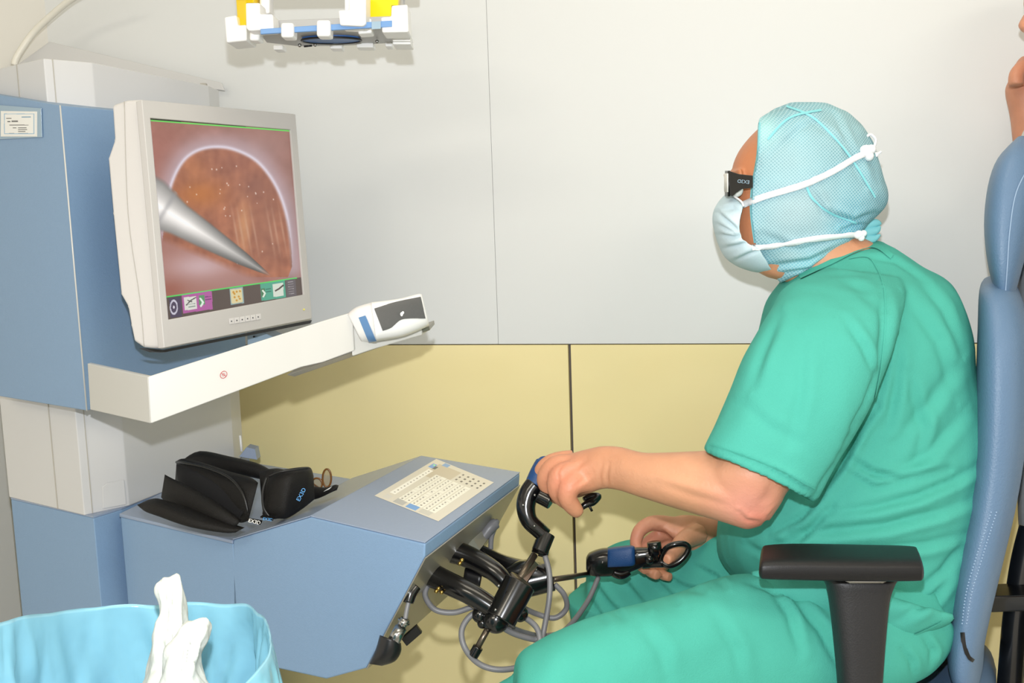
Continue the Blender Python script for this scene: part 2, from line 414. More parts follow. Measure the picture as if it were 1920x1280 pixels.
# base cabinet
b0, b1, b2 = G(20, 932, ZF), G(175, 967, ZF), G(228, 951, ZF)
bk = wd_ * .62
basep = [b0, b1, b2, G(468, 859, ZF), b0 + bk]
mk('base_cabinet', *up([Vector((p.x, p.y, 0)) for p in basep], .03, ZF - .004), 'blue', con, bevel=.002)
mk('base_rim', *up([Vector((p.x, p.y, 0)) for p in basep], ZF - .0035, ZF - .0005), 'blue_gloss', con)
# column
c0, c2, c1, cl = G(158, 965, ZF), G(242, 947, ZF), G(440, 868, ZF), G(17, 931, ZF)
cr = G(457, 853, ZF); ztop = onplane(420, 166, *vplane(c2, c1)).z
colp = [cl, c0, c2, c1, cr, cl + (c1 - c2) * 1.2]
mk('column', *up([Vector((p.x, p.y, 0)) for p in colp], ZF - .001, ztop), 'column', con, bevel=.002)
for q in (c0.lerp(cl, .33),):
    n_ = vplane(cl, c0)[1]; n_ = n_ if n_.y < 0 else -n_
    mk('column_seam', *box(Vector((q.x, q.y, (ztop + ZF) / 2)) + n_ * .0005, (c0 - cl).normalized() * .0012, n_ * .0006, Vector((0, 0, (ztop - ZF) / 2))), 'joint_light', con)
n_ = vplane(c0, c2)[1]; n_ = n_ if n_.y < 0 else -n_
for q in ((.18, .0008),):
    r = c0.lerp(c2, q[0]); mk('column_seam', *box(Vector((r.x, r.y, (ztop + ZF) / 2)) + n_ * .0004, (c2 - c0).normalized() * q[1], n_ * .0005, Vector((0, 0, (ztop - ZF) / 2))), 'joint_light', con)
cc = [onplane(x, y, c0, n_) for x, y in ((192, 953), (191, 912), (200, 905), (232, 899), (236, 945))]
mk('service_hatch', *extr([p + n_ * .0005 for p in cc], n_ * .002), 'column', con, bevel=.001)
# thin pale slanted slab and hose at column top
rp = [P(92, 78, 2.14), P(415, 155, 2.1), P(421, 170, 2.1), P(28, 124, 2.14)]
mk('slanted_slab', *extr(rp, Vector((0, .008, 0))), 'column', con, bevel=.002)
mk('hose', *tpx([(26, 122, 2.1), (34, 102, 2.1), (62, 62, 2.1), (100, 26, 2.08), (138, -4, 2.05), (200, -40, 2.0)], .007), 'hose', con, smooth=True)
mk('cable_clip', *box(P(382, 160, 2.0), Vector((.006, 0, 0)), Vector((0, .006, 0)), Vector((0, 0, .004))), 'joint_light', con, bevel=.001)
# small rail at the right of the column
mk('shelf_bracket', *extr([P(462, 838, 1.98), P(478, 842, 1.98), P(482, 862, 1.98), P(448, 856, 1.98)], Vector((.0, .03, 0))), 'blue_gloss', con, bevel=.001)
mk('guide_rod', *cyl(P(450, 816, 1.97), P(453, 846, 1.97), .0022), 'white', con, smooth=True)
# head unit
ZH = 1.05
h0 = G(163, 770, ZH); hl = G(0, 743, ZH); hd = (hl - h0).normalized(); hp, hn = vplane(h0, hl)
hn = hn if hn.y < 0 else -hn
wh = Vector((c1.x - c2.x, c1.y - c2.y, 0)).normalized(); rp_, rn = h0, Vector((wh.y, -wh.x, 0))
hr = onplane(462, 660, rp_, rn); hr.z = ZH
tl = onplane(-60, 168, hp, hn); tc_ = onplane(120, 196, hp, hn); tr = onplane(420, 224, rp_, rn); tr = Vector((hr.x, hr.y, tr.z))
hL = Vector((tl.x, tl.y, onplane(-60, 733, hp, hn).z))
bb = [h0, hr, hr + hd * .4, hL + wh * .42, hL]; tt = [Vector((h0.x, h0.y, tc_.z)), tr, tr + hd * .4, tl + wh * .42, tl]
mk('head_unit', *prism(bb, tt), 'blue', con, bevel=.002)
mk('edge_strip', *cyl(h0 + Vector((.0, -.0003, 0)), Vector((h0.x, h0.y, tc_.z)), .0012, n=8), 'arm', con, smooth=True)
# label card in a clear sleeve
def onh(x, y, o=.001): return onplane(x, y, hp + hn * o, hn)
mk('card_sleeve', *extr([onh(-14, 262), onh(80, 257), onh(78, 203), onh(-14, 196)], hn * .0012), 'sleeve', con, bevel=.0004)
cardpx = [(4, 211), (68, 210), (68, 254), (5, 254)]
def cardfn(px, py):
    c = np.tile([238., 238., 236.], (len(px), 1))
    def line(x0, x1, y, h, col):
        mlt = (px > x0) & (px < x1) & (abs(py - y) < h); c[mlt] = col
    line(41, 58, 219.5, 1, [120, 160, 190]); line(12, 22, 222, .8, [80, 80, 80]); line(14, 20, 228, .9, [60, 60, 60]); line(22, 34, 227.5, 1.4, [110, 110, 110])
    for y, x0, x1 in ((234.5, 18, 54), (239.5, 34, 50), (239.5, 24, 31), (243, 34, 51), (246.5, 34, 48), (250, 34, 53), (250, 17, 27)): line(x0, x1, y, .7, [95, 95, 95])
    e = ((abs(px - 36) > 27) | (abs(py - 232) > 18)) & ((abs(px - 36) < 28.4) & (abs(py - 232) < 19.2)); c[e] = [150, 185, 215]
    return c
mprint = attrmat('printed_surface', rough=.35)
mk('card_backing', *extr([onh(x, y, .0024) for x, y in [(2, 256), (70, 256), (70, 209), (2, 208)]], hn * .0006), 'paper', con, bevel=.0003)
picture('label_card', [onh(x, y, .0034) for x, y in cardpx], cardpx, 120, 90, cardfn, mprint, con)
# support arm, white plate bent round the corner of the head unit
DA = [(164, 681, 768, 1.485), (277, 706, 794, 1.30), (650, 588, 669, 1.43), (806, 541, 618, 1.50)]
def plate(rows, back):
    V, F = [], []
    for x, y0, y1, d in rows:
        t = P(x, y0, d); b = P(x + (y1 - y0) * .06, y1, d); V += [t, b, b + back, t + back]
    n = len(rows)
    for i in range(n - 1):
        for j in range(4): F.append([i*4+j, i*4+(j+1) % 4, i*4+4+(j+1) % 4, i*4+4+j])
    F += [[0, 1, 2, 3], [(n-1)*4+3, (n-1)*4+2, (n-1)*4+1, (n-1)*4]]; return V, F
arm = mk('support_arm', *plate([DA[0], DA[1]], Vector((0, .012, 0))), 'arm', con, bevel=.0015)
arm2 = mk('support_arm', *plate([DA[1], (560, 616, 688, 1.395), (600, 603, 679, 1.408), (660, 585, 657, 1.43)], Vector((0.002, .016, 0))), 'arm', con, bevel=.0015)
arm3 = mk('support_arm', *plate([(655, 585, 668, 1.432), (700, 572, 653, 1.452), (790, 600, 628, 1.49)], Vector((.004, .05, 0))), 'arm', con, bevel=.002)
lip = [P(537, 703, 1.395), P(805, 611, 1.495), P(806, 619, 1.5), P(552, 706, 1.41)]
mk('arm_lip', *extr(lip, Vector((.004, .05, .004))), 'arm_lip', con, bevel=.001)
sc = P(419, 702, 1.345); rx, ry = (P(520, 671, 1.375) - P(320, 733, 1.31)).normalized(), Vector((0, 0, 1)); nn = rx.cross(ry)
ringp = [sc + nn * .0012 + (rx * math.cos(t) + ry * math.sin(t)) * .0048 for t in np.linspace(0, 2*math.pi, 17)[:-1]]
mk('prohibition_mark', *merge(tube(ringp, .0004, n=6, k=1, closed=True), cyl(sc + nn*.0012 + (rx - ry) * .0034, sc + nn*.0012 - (rx - ry) * .0034, .0004, n=6), tube([sc + nn*.0011 + (rx*math.cos(t) + ry*math.sin(t))*.0018 for t in np.linspace(0, 2*math.pi, 9)[:-1]], .0003, n=5, k=1, closed=True)), 'red', con)
# eye tracker
tk = mk('eye_tracker', *loftpx([(652, 589, 678, 640, 1.445, .028), (668, 577, 692, 641, 1.44, .036), (695, 568, 704, 640, 1.43, .04), (700, 567, 712, 638, 1.428, .04), (750, 560, 757, 630, 1.45, .035), (786, 551, 801, 612, 1.475, .03), (792, 556, 803, 606, 1.48, .022)], k=4, n=32, ex=3.6), 'white', con, smooth=True)
tb = bvh(tk.data)
def patch(tree, poly, off, nx=30, ny=14):
    """poly = top polyline, bottom polyline (same x span order)"""
    Tp, Bp = crom(poly[0], 8), crom(poly[1], 8); V, F = [], []
    ti = np.linspace(0, 1, nx + 1)
    def samp(A, t):
        s = np.r_[0, np.cumsum(np.hypot(*np.diff(A, axis=0).T))]; s /= s[-1]; return np.array([np.interp(t, s, A[:, 0]), np.interp(t, s, A[:, 1])])
    last = None
    for t in ti:
        a, b = samp(Tp, t), samp(Bp, t)
        for j in range(ny + 1):
            q = a + (b - a) * j / ny; h = hit(tree, q[0], q[1], off)
            if h is None: h = P(q[0], q[1], last if last else 1.45)
            last = (h - CP).dot(Fw); V.append(h)
    for i in range(nx):
        for j in range(ny): F.append([i*(ny+1)+j, i*(ny+1)+j+1, (i+1)*(ny+1)+j+1, (i+1)*(ny+1)+j])
    return V, F
mk('sensor_window', *patch(tb, ([(701, 579), (740, 567), (788, 557)], [(717, 620), (733, 614), (750, 600), (768, 597), (797, 597)]), .0012), 'darkgrey', tk, smooth=True)
mk('blue_stripe', *patch(tb, ([(673, 595), (686, 591)], [(692, 641), (706, 638)]), .001, nx=6), 'stripe', tk, smooth=True)
mk('emblem', *merge(ball(P(753, 589, 1.408), .0022, n=6, sc=(1, .3, 1.4)), ball(P(755.5, 586, 1.408), .0018, n=6, sc=(1, .3, 1.2))), 'white', tk, smooth=True)
# bracket behind monitor
mk('monitor_bracket', *extr([P(463, 622, 1.72), P(486, 619, 1.72), P(530, 640, 1.7), P(465, 660, 1.72)], Vector((.0, .06, 0))), 'sleeve', con, bevel=.001)
mk('bracket_screw', *cyl(P(476, 631, 1.718), P(476, 631, 1.712), .0018, n=10), 'dark', con, smooth=True)
# touch keypad
def onk(x, y, o=.0026): return onplane(x, y, E1 + nup * o, nup)
kpx = [(818, 860), (926, 904), (822, 977), (702, 929)]
def kfn(px, py):
    c = np.tile([205., 198., 180.], (len(px), 1)); H = np.linalg.inv(homog([(0, 0), (1, 0), (1, 1), (0, 1)], [(702, 929), (818, 860), (926, 904), (822, 977)]))
    q = H @ np.array([px, py, np.ones_like(px)]); s, t = q[0]/q[2], q[1]/q[2]
    rs = np.random.RandomState(3)
    def blk(s0, s1, t0, t1, col): c[(s > s0) & (s < s1) & (t > t0) & (t < t1)] = col
    blk(.62, .93, .13, .52, [188, 176, 152])
    blk(.14, .76, .1, .19, [232, 228, 214]); blk(.1, .72, .28, .86, [226, 222, 206])
    for r in range(6): blk(.1, .72, .28 + r*.097 - .006, .28 + r*.097 + .004, [196, 188, 168])
    for r in range(6):
        for k in range(13):
            s0 = .125 + k*.047 + (r % 2)*.012; t0 = .325 + r*.097
            if s0 < .7 and rs.rand() < .85: blk(s0 - .008, s0 + .008, t0 - .012, t0 + .012, [135, 128, 115])
            blk(s0 + .022, s0 + .026, t0 - .04, t0 + .04, [200, 193, 175])
    for k in range(12): blk(.165 + k*.05, .18 + k*.05, .135, .155, [140, 132, 120])
    for r in range(5):
        for k in range(3): blk(.76 + k*.065, .79 + k*.065, .56 + r*.085, .59 + r*.085, [90, 85, 80])
    blk(.03, .1, .1, .2, [200, 195, 182]); blk(.02, .1, .48, .64, [105, 150, 200]); blk(.02, .1, .28, .44, [170, 168, 160]); blk(.02, .1, .68, .84, [190, 186, 172])
    blk(.8, .9, .05, .13, [110, 150, 200]); blk(.92, .99, .18, .28, [120, 155, 195]); blk(.8, .86, .13, .18, [70, 80, 90])
    blk(.86, .88, .08, .11, [160, 255, 120])
    return c
picture('touch_keypad', [onk(x, y) for x, y in kpx], kpx, 220, 170, kfn, attrmat('keypad_screen', emit=.25, rough=.25), desk)
# hooks, connectors and clips on the desk front
def fpt(x, y, o=0.): return onplane(x, y, D1 + nf * .002, nf) + nf * o
for hx, hy in ((884, 980), (930, 930)):
    V = merge(tpx([(hx - 22, hy + 2, 1.52 + (hx-884)*.002), (hx - 8, hy + 10, 1.51 + (hx-884)*.002), (hx + 3, hy - 2, 1.49 + (hx-884)*.002), (hx + 7, hy - 20, 1.485 + (hx-884)*.002)], [.010, .011, .006, .004], n=12))
    mk('cable_hook', *V, 'black', con, smooth=True)
mk('plug_socket', *loftpx([(712, 1190, 752, 1205, 1.30, .02), (706, 1212, 752, 1222, 1.30, .022), (698, 1232, 740, 1240, 1.30, .02), (692, 1244, 716, 1248, 1.30, .012)], n=20), 'dark', con, smooth=True)
mk('cable_plug', *merge(cyl(P(738, 1202, 1.29), P(752, 1176, 1.30), .0085), cyl(P(752, 1176, 1.30), P(760, 1160, 1.30), .0065), cyl(P(757, 1166, 1.30), P(758, 1164, 1.30), .009)), 'steel', con, smooth=True)
mk('plug_sleeve', *tpx([(765, 1130, 1.31), (770, 1112, 1.315), (780, 1098, 1.32)], [.0075, .009, .008], n=12), 'black', con, smooth=True)
mk('plug_cable', *tpx([(760, 1160, 1.30), (763, 1142, 1.305), (768, 1120, 1.31)], .0032), 'cable', con, smooth=True)
mk('wall_clip', *box(P(772, 1190, 1.45), Vector((.012, 0, .010)), Vector((0, .004, 0)), Vector((-.004, 0, .006))), 'dark', con, bevel=.001)
for x, y in ((822, 1103), (828, 1110), (818, 1108), (866, 1050), (862, 1056)): mk('brass_nut', *ball(P(x, y, 1.37), .0045, n=6, sc=(.7, .7, .7)), 'brass', con, smooth=True)
mk('metal_plate', *extr([P(875, 1015, 1.5), P(905, 985, 1.56), P(915, 1000, 1.56), P(888, 1035, 1.5)], Vector((.01, .01, 0))), 'desk_under', con, bevel=.001)
# manipulator linkage
lk = dict(n=20)
mk('linkage_arm', *tpx([(800, 1072, 1.40), (830, 1088, 1.39), (880, 1112, 1.37), (925, 1140, 1.36)], [.017, .017, .0155, .014], **lk), 'black', con, smooth=True)
mk('linkage_arm', *tpx([(838, 1030, 1.46), (880, 1045, 1.45), (925, 1070, 1.43), (950, 1095, 1.42)], [.018, .017, .015, .013], **lk), 'black', con, smooth=True)
mk('linkage_arm', *loftpx([(868, 1008, 852, 1045, 1.55, .012), (900, 1020, 890, 1052, 1.53, .012), (950, 1042, 935, 1080, 1.5, .012), (1015, 1058, 1000, 1090, 1.48, .012)], n=16, ex=4), 'black', con, smooth=True)
mk('mount_block', *loftpx([(800, 1058, 785, 1085, 1.44, .02), (822, 1066, 810, 1100, 1.42, .02)], n=16, ex=4), 'dark', con, smooth=True)
mk('mount_block', *loftpx([(872, 1062, 868, 1088, 1.46, .02), (905, 1072, 900, 1100, 1.45, .02)], n=16, ex=4), 'dark', con, smooth=True)
mk('gimbal_housing', *cyl(P(975, 1092, 1.37), P(938, 1162, 1.35), .0235, n=28, r2=.0225), 'black', con, bevel=.002)
mk('gimbal_housing', *cyl(P(955, 1098, 1.46), P(1036, 1080, 1.46), .024, n=28, r2=.022), 'black', con, bevel=.002)
mk('gimbal_cap', *cyl(P(978, 1088, 1.37), P(975, 1092, 1.37), .019, n=28), 'rod', con, smooth=True)
mk('gimbal_joint', *merge(ball(P(930, 1162, 1.36), .019, n=10), ball(P(900, 1152, 1.37), .012, n=10), ball(P(905, 1168, 1.365), .008, n=8), ball(P(975, 1150, 1.37), .012, n=8)), 'black', con, smooth=True)
mk('gimbal_joint', *merge(loftpx([(950, 1062, 938, 1082, 1.47, .02), (985, 1050, 990, 1100, 1.46, .02), (1030, 1062, 1028, 1100, 1.46, .02)], n=16, ex=3)), 'black', con, smooth=True)
for x, y, d in ((1005, 1068, 1.44), (935, 1098, 1.338), (929, 1143, 1.335), (1027, 1082, 1.435)): mk('screw', *ball(P(x, y, d), .0022, n=6), 'steel', con, smooth=True)
mk('tail_rod', *cyl(P(918, 1172, 1.36), P(893, 1218, 1.35), .0045), 'rod', con, smooth=True)
mk('tail_rod_tip', *cyl(P(897, 1212, 1.35), P(887, 1229, 1.35), .0075), 'black', con, bevel=.001)
for pts in ([(806, 1090, 1.40), (797, 1115, 1.39), (815, 1142, 1.38), (850, 1148, 1.38), (885, 1138, 1.38), (905, 1135, 1.38)],
            [(1040, 1095, 1.45), (1058, 1115, 1.45), (1062, 1140, 1.46), (1040, 1158, 1.46), (1005, 1150, 1.46), (975, 1136, 1.44)],
            [(910, 1150, 1.37), (885, 1152, 1.37), (866, 1180, 1.36), (872, 1215, 1.35), (900, 1245, 1.35), (940, 1255, 1.35), (985, 1245, 1.36), (1010, 1215, 1.36), (1008, 1180, 1.37), (985, 1158, 1.38), (955, 1145, 1.38)],
            [(935, 1172, 1.36), (965, 1188, 1.37), (1000, 1198, 1.38), (1012, 1196, 1.38)],
            [(905, 1010, 1.55), (925, 985, 1.56), (932, 978, 1.565), (922, 1005, 1.55), (920, 1030, 1.54)]):
    mk('cable', *tpx(pts, .0042, n=10, k=8), 'cable', con, smooth=True)
mk('cable_grip', *tpx([(900, 1015, 1.545), (918, 990, 1.55), (930, 980, 1.555)], [.008, .01, .009], n=12), 'cable', con, smooth=True)

# ---- instrument handles (each swings on its own pivot)
hA = thing('instrument_handle', 'upright black curved handle with blue end, gripped by the raised near hand', 'handle', P(1012, 1030, 1.44), None)
mk('handle_neck', *tpx([(1004, 908, 1.452), (992, 925, 1.45), (986, 950, 1.445), (992, 975, 1.44), (1010, 993, 1.44), (1022, 1004, 1.44)], [.0158, .0155, .0145, .013, .0125, .012], n=24), 'black', hA, smooth=True)
mk('blue_grip', *tpx([(1021, 862, 1.465), (1020, 866, 1.465), (1012, 888, 1.458), (1003, 911, 1.452)], [.008, .0125, .0155, .0162], n=24), 'navy', hA, smooth=True)
mk('handle_joint', *merge(cyl(P(1026, 1000, 1.44), P(1012, 1034, 1.43), .0125), cyl(P(1000, 1022, 1.44), P(1024, 1030, 1.44), .010), cyl(P(1010, 1034, 1.44), P(1028, 1038, 1.44), .0065)), 'black', hA, bevel=.001)
mk('finger_button', *cyl(P(1012, 928, 1.432), P(1034, 940, 1.425), .0125), 'black', hA, bevel=.0015)
mk('trigger', *merge(tpx([(1085, 955, 1.425), (1098, 946, 1.425), (1112, 940, 1.43), (1122, 930, 1.44), (1108, 930, 1.44), (1095, 936, 1.435)], [.004, .005, .006, .005, .005, .004], n=10), cyl(P(1104, 946, 1.425), P(1110, 958, 1.425), .002)), 'black', hA, smooth=True)
mk('handle_rod', *cyl(P(1002, 1040, 1.43), P(965, 1098, 1.39), .0055), 'rod', hA, smooth=True)
mk('handle_plate', *extr([P(1003, 1052, 1.42), P(1010, 1058, 1.42), P(985, 1095, 1.39), P(976, 1090, 1.39)], Vector((0, .003, 0))), 'steel', hA)
for x, y, d in ((981, 947, 1.428), (1002, 986, 1.425), (1003, 928, 1.432)): mk('screw', *ball(P(x, y, d), .0022, n=6), 'steel', hA, smooth=True)
mk('handle_cable', *tpx([(1022, 1042, 1.43), (1030, 1075, 1.42), (1030, 1120, 1.41), (1020, 1180, 1.40), (1014, 1205, 1.39)], .0042, k=8), 'cable', hA, smooth=True)
hB = thing('instrument_handle', 'long black handle with blue band and finger ring lying over the far thigh', 'handle', P(1100, 1060, 1.58), None)
mk('handle_body', *loftpx([(1099, 1045, 1099, 1068, 1.60, .010), (1106, 1036, 1108, 1078, 1.60, .017), (1130, 1028, 1134, 1080, 1.595, .018), (1160, 1028, 1168, 1076, 1.59, .018), (1190, 1026, 1196, 1066, 1.58, .015), (1212, 1026, 1216, 1058, 1.575, .012), (1232, 1024, 1236, 1058, 1.57, .012)], n=24, ex=2.6), 'black', hB, smooth=True)
mk('blue_band', *loftpx([(1139, 1029, 1139, 1062, 1.578, .008), (1144, 1027, 1145, 1062, 1.575, .012), (1180, 1023, 1182, 1060, 1.565, .012), (1190, 1025, 1191, 1057, 1.565, .008)], n=20, ex=4), 'navy', hB, smooth=True)
rg = [(1247, 1030, 1.555), (1262, 1021, 1.55), (1282, 1019, 1.55), (1291, 1027, 1.55), (1284, 1042, 1.55), (1268, 1056, 1.55), (1252, 1060, 1.555), (1240, 1050, 1.56)]
mk('finger_ring', *tube([P(*p) for p in rg], .0048, n=10, k=4, closed=True), 'black', hB, smooth=True)
mk('trigger_knob', *merge(cyl(P(1226, 1016, 1.56), P(1229, 1038, 1.56), .0115), ball(P(1218, 1048, 1.555), .008, n=8), tpx([(1204, 1056, 1.575), (1222, 1055, 1.57), (1245, 1054, 1.56)], [.008, .008, .008])), 'black', hB, smooth=True)
mk('thumb_button', *tpx([(1150, 1072, 1.58), (1165, 1076, 1.58), (1180, 1070, 1.58)], [.008, .009, .007]), 'black', hB, smooth=True)
mk('handle_rod', *cyl(P(1038, 1086, 1.50), P(1104, 1076, 1.60), .0045), 'rod', hB, smooth=True)
mk('handle_cable', *tpx([(1122, 1082, 1.59), (1100, 1130, 1.56), (1060, 1180, 1.5), (1020, 1192, 1.46), (985, 1186, 1.42), (955, 1175, 1.38)], .0042, k=8), 'cable', hB, smooth=True)
for x, y, d in ((1130, 1054, 1.577), (1214, 1045, 1.562), (1117, 1073, 1.585)): mk('screw', *ball(P(x, y, d), .002, n=6), 'steel', hB, smooth=True)

# ================================================================== MONITOR
SH = .302
dl, dr = SH * F_ / 377, SH * F_ / 309.5
s0, s1, s2, s3 = P(283, 222, dl), P(543, 243, dr), P(568, 552, dr * .999), P(316, 598, dl * .998)
sn = (s1 - s0).cross(s3 - s0).normalized(); sn = sn if sn.y < 0 else -sn
def onm(x, y, o=0.): return onplane(x, y, s0 + sn * o, sn)
mon = thing('monitor', 'large pale grey flat monitor showing an endoscope picture on the console', 'monitor', onm(420, 620))
fr_o = [onm(x, y, .004) for x, y in ((266, 187), (554, 214), (585, 597), (308, 652))]
fr_i = [onm(x, y, .004) for x, y in ((282, 221), (545, 243), (570, 552), (316, 599))]
V = fr_o + fr_i + [p - sn * .004 for p in fr_i] + [p - sn * .012 for p in fr_o]
F = [[i, (i+1) % 4, 4+(i+1) % 4, 4+i] for i in range(4)] + [[4+i, 4+(i+1) % 4, 8+(i+1) % 4, 8+i] for i in range(4)] + [[i, 12+i, 12+(i+1) % 4, (i+1) % 4] for i in range(4)] + [[12, 13, 14, 15]]
mk('bezel', V, F, 'mon_front', mon, bevel=.0012)
# housing: front rim ring then bulging back shell, cut away at upper and lower rear
fo = [onm(x, y, -.004) for x, y in ((264, 186), (555, 213), (586, 598), (306, 653))]
ctr = sum(fo, Vector()) / 4
ex_, ey_ = (fo[1] - fo[0]).normalized(), (fo[3] - fo[0]).normalized()
# side shell profile measured on the near side: rear edge (210,200)->(200,290)->(225,550)->(250,640)
prof = [(264, 186), (236, 188), (209, 197), (213, 262), (201, 297), (210, 400), (225, 552), (238, 575), (244, 610), (250, 640), (268, 652), (308, 655)]
pn = (fo[3] - fo[0]).cross(sn).normalized(); pn = pn if pn.dot(ex_) > 0 else -pn
sidep = [onplane(x, y, fo[0], pn) for x, y in prof]
vl, vr = fo[3] - fo[0], fo[2] - fo[1]; farp = []
for p in sidep:
    q = p - fo[0]; b_ = min(q.dot(sn), -.001); a_ = q.dot(vl) / vl.length_squared; farp.append(fo[1] + vr * a_ + sn * b_)
sidep = [p - sn * max(0, (p - fo[0]).dot(sn) + .001) for p in sidep]
V, F = prism(sidep, farp); mk('housing', V, F, 'mon', mon, bevel=.006, seg=3)
g = [onplane(x, y, fo[0] - pn * .0006, pn) for x, y in ((233, 190), (240, 400), (262, 560), (270, 650))]
mk('housing_seam', *tube(g, .0006, n=6), 'joint_light', mon, smooth=True)
def scr(px, py):
    n = len(px); c = np.zeros((n, 3)); g1 = lambda x, y, sx, sy: np.exp(-((px-x)/sx)**2 - ((py-y)/sy)**2)
    rs = np.array([noise.fractal(Vector((x*.03, y*.03, 0)), 1, 2, 4) for x, y in zip(px, py)]); r2 = np.array([noise.noise(Vector((x*.1, y*.05, 5))) for x, y in zip(px, py)])
    c[:] = [158, 106, 94]; c += rs[:, None] * [14, 12, 12]
    def add(w, col): 
        nonlocal c
        c = c * (1 - w[:, None]) + np.array(col, float) * w[:, None]
    add(.5 * g1(300, 300, 60, 90), [165, 98, 85]); add(.55 * g1(500, 270, 70, 40), [160, 125, 120]); add(.6 * g1(545, 450, 12, 120), [110, 80, 70])
    arc = crom([(306, 440), (312, 395), (322, 345), (342, 305), (368, 284), (402, 276), (440, 281), (482, 303), (515, 345), (535, 395), (545, 450), (548, 500)], 6)
    d, s, t = segd(px, py, arc[:, :2])
    ins = np.zeros(n, bool); poly = list(arc[:, :2]) + [(540, 520), (500, 520), (300, 520)]
    j = len(poly) - 1
    for i in range(len(poly)):
        xi, yi = poly[i]; xj, yj = poly[j]; cr_ = ((yi > py) != (yj > py)) & (px < (xj-xi)*(py-yi)/(yj-yi+1e-9)+xi); ins ^= cr_; j = i
    out = ~ins
    add(np.where(out, .75 * np.exp(-(d/26)**2), 0), [190, 170, 180])
    w = ins * np.clip(d / 5, 0, 1); add(w * 1., [164, 100, 74]); 
    c += (w * r2)[:, None] * [16, 14, 11] + (w * rs)[:, None] * [22, 16, 10]
    add(w * .8 * g1(375, 365, 45, 26), [190, 112, 48]); add(w * .5 * g1(365, 315, 25, 22), [190, 118, 70]); add(w * .5 * g1(450, 300, 50, 25), [150, 92, 78])
    add(w * .55 * g1(480, 350, 40, 35), [140, 88, 76]); add(w * .6 * g1(458, 425, 12, 45), [225, 165, 110]); add(w * .5 * g1(500, 430, 30, 70), [150, 100, 82])
    for x in (440, 450, 462, 475, 505, 515, 528): add(w * .45 * np.exp(-((px - x - (py-420)*.18)/2.2)**2) * np.clip(1-abs(py-435)/60, 0, 1), [215, 175, 150])
    add(.8 * np.exp(-(d/3.6)**2) * np.clip(np.sin(t*math.pi)*2, 0, 1), [232, 226, 240])
    rr = np.random.RandomState(2)
    for k in range(34):
        x, y = (rr.uniform(335, 535), rr.uniform(310, 500)) if k % 4 else (rr.uniform(400, 500), rr.uniform(310, 400))
        add((ins * .9) * np.exp(-((px-x)**2 + (py-y)**2*.6) / rr.uniform(.5, 1.6)), [250, 235, 225])
    # below the shaft
    low = np.clip((py - (440 + (px-300)*.42)) / 14, 0, 1) * (px < 530)
    add(low * .9, [168, 118, 108]); add(low * .85 * g1(375, 500, 60, 24), [206, 176, 180]); add(low * .6 * g1(320, 545, 28, 18), [150, 80, 62]); add(low*.5*g1(455, 530, 60, 14), [170, 130, 125])
    # shaft
    ax, ay, bx, by = 285, 382, 512, 520; L = math.hypot(bx-ax, by-ay); ux, uy = (bx-ax)/L, (by-ay)/L
    u = ((px-ax)*ux + (py-ay)*uy); v = (-(px-ax)*uy + (py-ay)*ux); hw = np.interp(u, [0, 35, 60, 110, 200, 262], [50, 40, 33, 27, 14, 1])
    q = v / np.maximum(hw, .1); m_ = (abs(q) < 1) & (u < 262)
    sh = np.interp(q, [-1, -.75, -.35, -.05, .25, .6, 1], [105, 160, 215, 275, 235, 175, 120])
    fade = np.clip(1.2 - u / 380, .6, 1); e_ = np.clip((1-abs(q))*6, 0, 1) * np.clip((262-u)/25, 0, 1) * m_
    add(e_, [0, 0, 0]); c += (e_ * sh * fade)[:, None] * [1, .98, .96]
    add(m_ * .5 * np.exp(-((u - 28)/5)**2), [150, 148, 150])
    # frame lines and status bar
    yt = 226 + (px-284)*.0748; add(np.clip(1.6-abs(py-yt), 0, 1), [95, 235, 90]); add((py < yt - 1.6)*1., [28, 22, 20])
    yb = 556.5 + (px-316)*-.146
    add((py > yb)*1., [88, 74, 68]); add(np.clip(1.6-abs(py-yb), 0, 1) * (px < 557), [80, 225, 100])
    add((px > 544 + (py-245)*.077)*1., [72, 50, 36])
    def quad(x0, x1, a, b, col):  # a,b offsets below green line
        add(((px > x0 + (py-560)*.08) & (px < x1 + (py-560)*.08) & (py > yb + a) & (py < yb + b)) * 1., col)
    quad(317, 339, 3, 40, [75, 62, 88]); d1 = np.hypot((px-326)/6.5, (py-576)/12); add((abs(d1-1) < .16)*1., [205, 200, 215]); add((d1 < .25)*1., [225, 220, 230])
    quad(341, 398, 1, 35, [178, 92, 158]); quad(345, 368, 6, 30, [222, 222, 212]); add((segd(px, py, [(350, 572), (357, 564), (367, 558)])[0] < 1.1)*1., [80, 75, 75]); add((segd(px, py, [(352, 563), (360, 566)])[0] < .9)*1., [80, 75, 75])
    quad(352, 366, 19, 20.5, [130, 150, 140]); quad(352, 366, 24, 25.5, [120, 140, 130])
    quad(373, 384, 6, 24, [90, 150, 100]); add((segd(px, py, [(376, 560), (381, 567), (377, 574)])[0] < 1.8)*1., [225, 240, 225]); quad(385, 397, 10, 11.5, [110, 55, 110]); quad(385, 397, 15, 16.5, [110, 55, 110])
    quad(432, 457, 2, 32, [150, 175, 175]); quad(434, 455, 4, 30, [222, 208, 160])
    for x, y in ((438, 548), (444, 547), (450, 546), (440, 557), (448, 556), (444, 563), (440, 551), (450, 560)): add((np.hypot(px-x, py-y) < 2)*1., [205, 150, 50])
    quad(490, 537, 1, 33, [80, 165, 138]); quad(513, 533, 5, 29, [215, 222, 208]); add((segd(px, py, [(517, 545), (524, 541), (531, 535)])[0] < 1.5)*1., [70, 55, 50]); quad(491, 498, 10, 26, [70, 120, 80]); add((segd(px, py, [(493, 545), (497, 550), (494, 556)])[0] < 1.6)*1., [225, 235, 220])
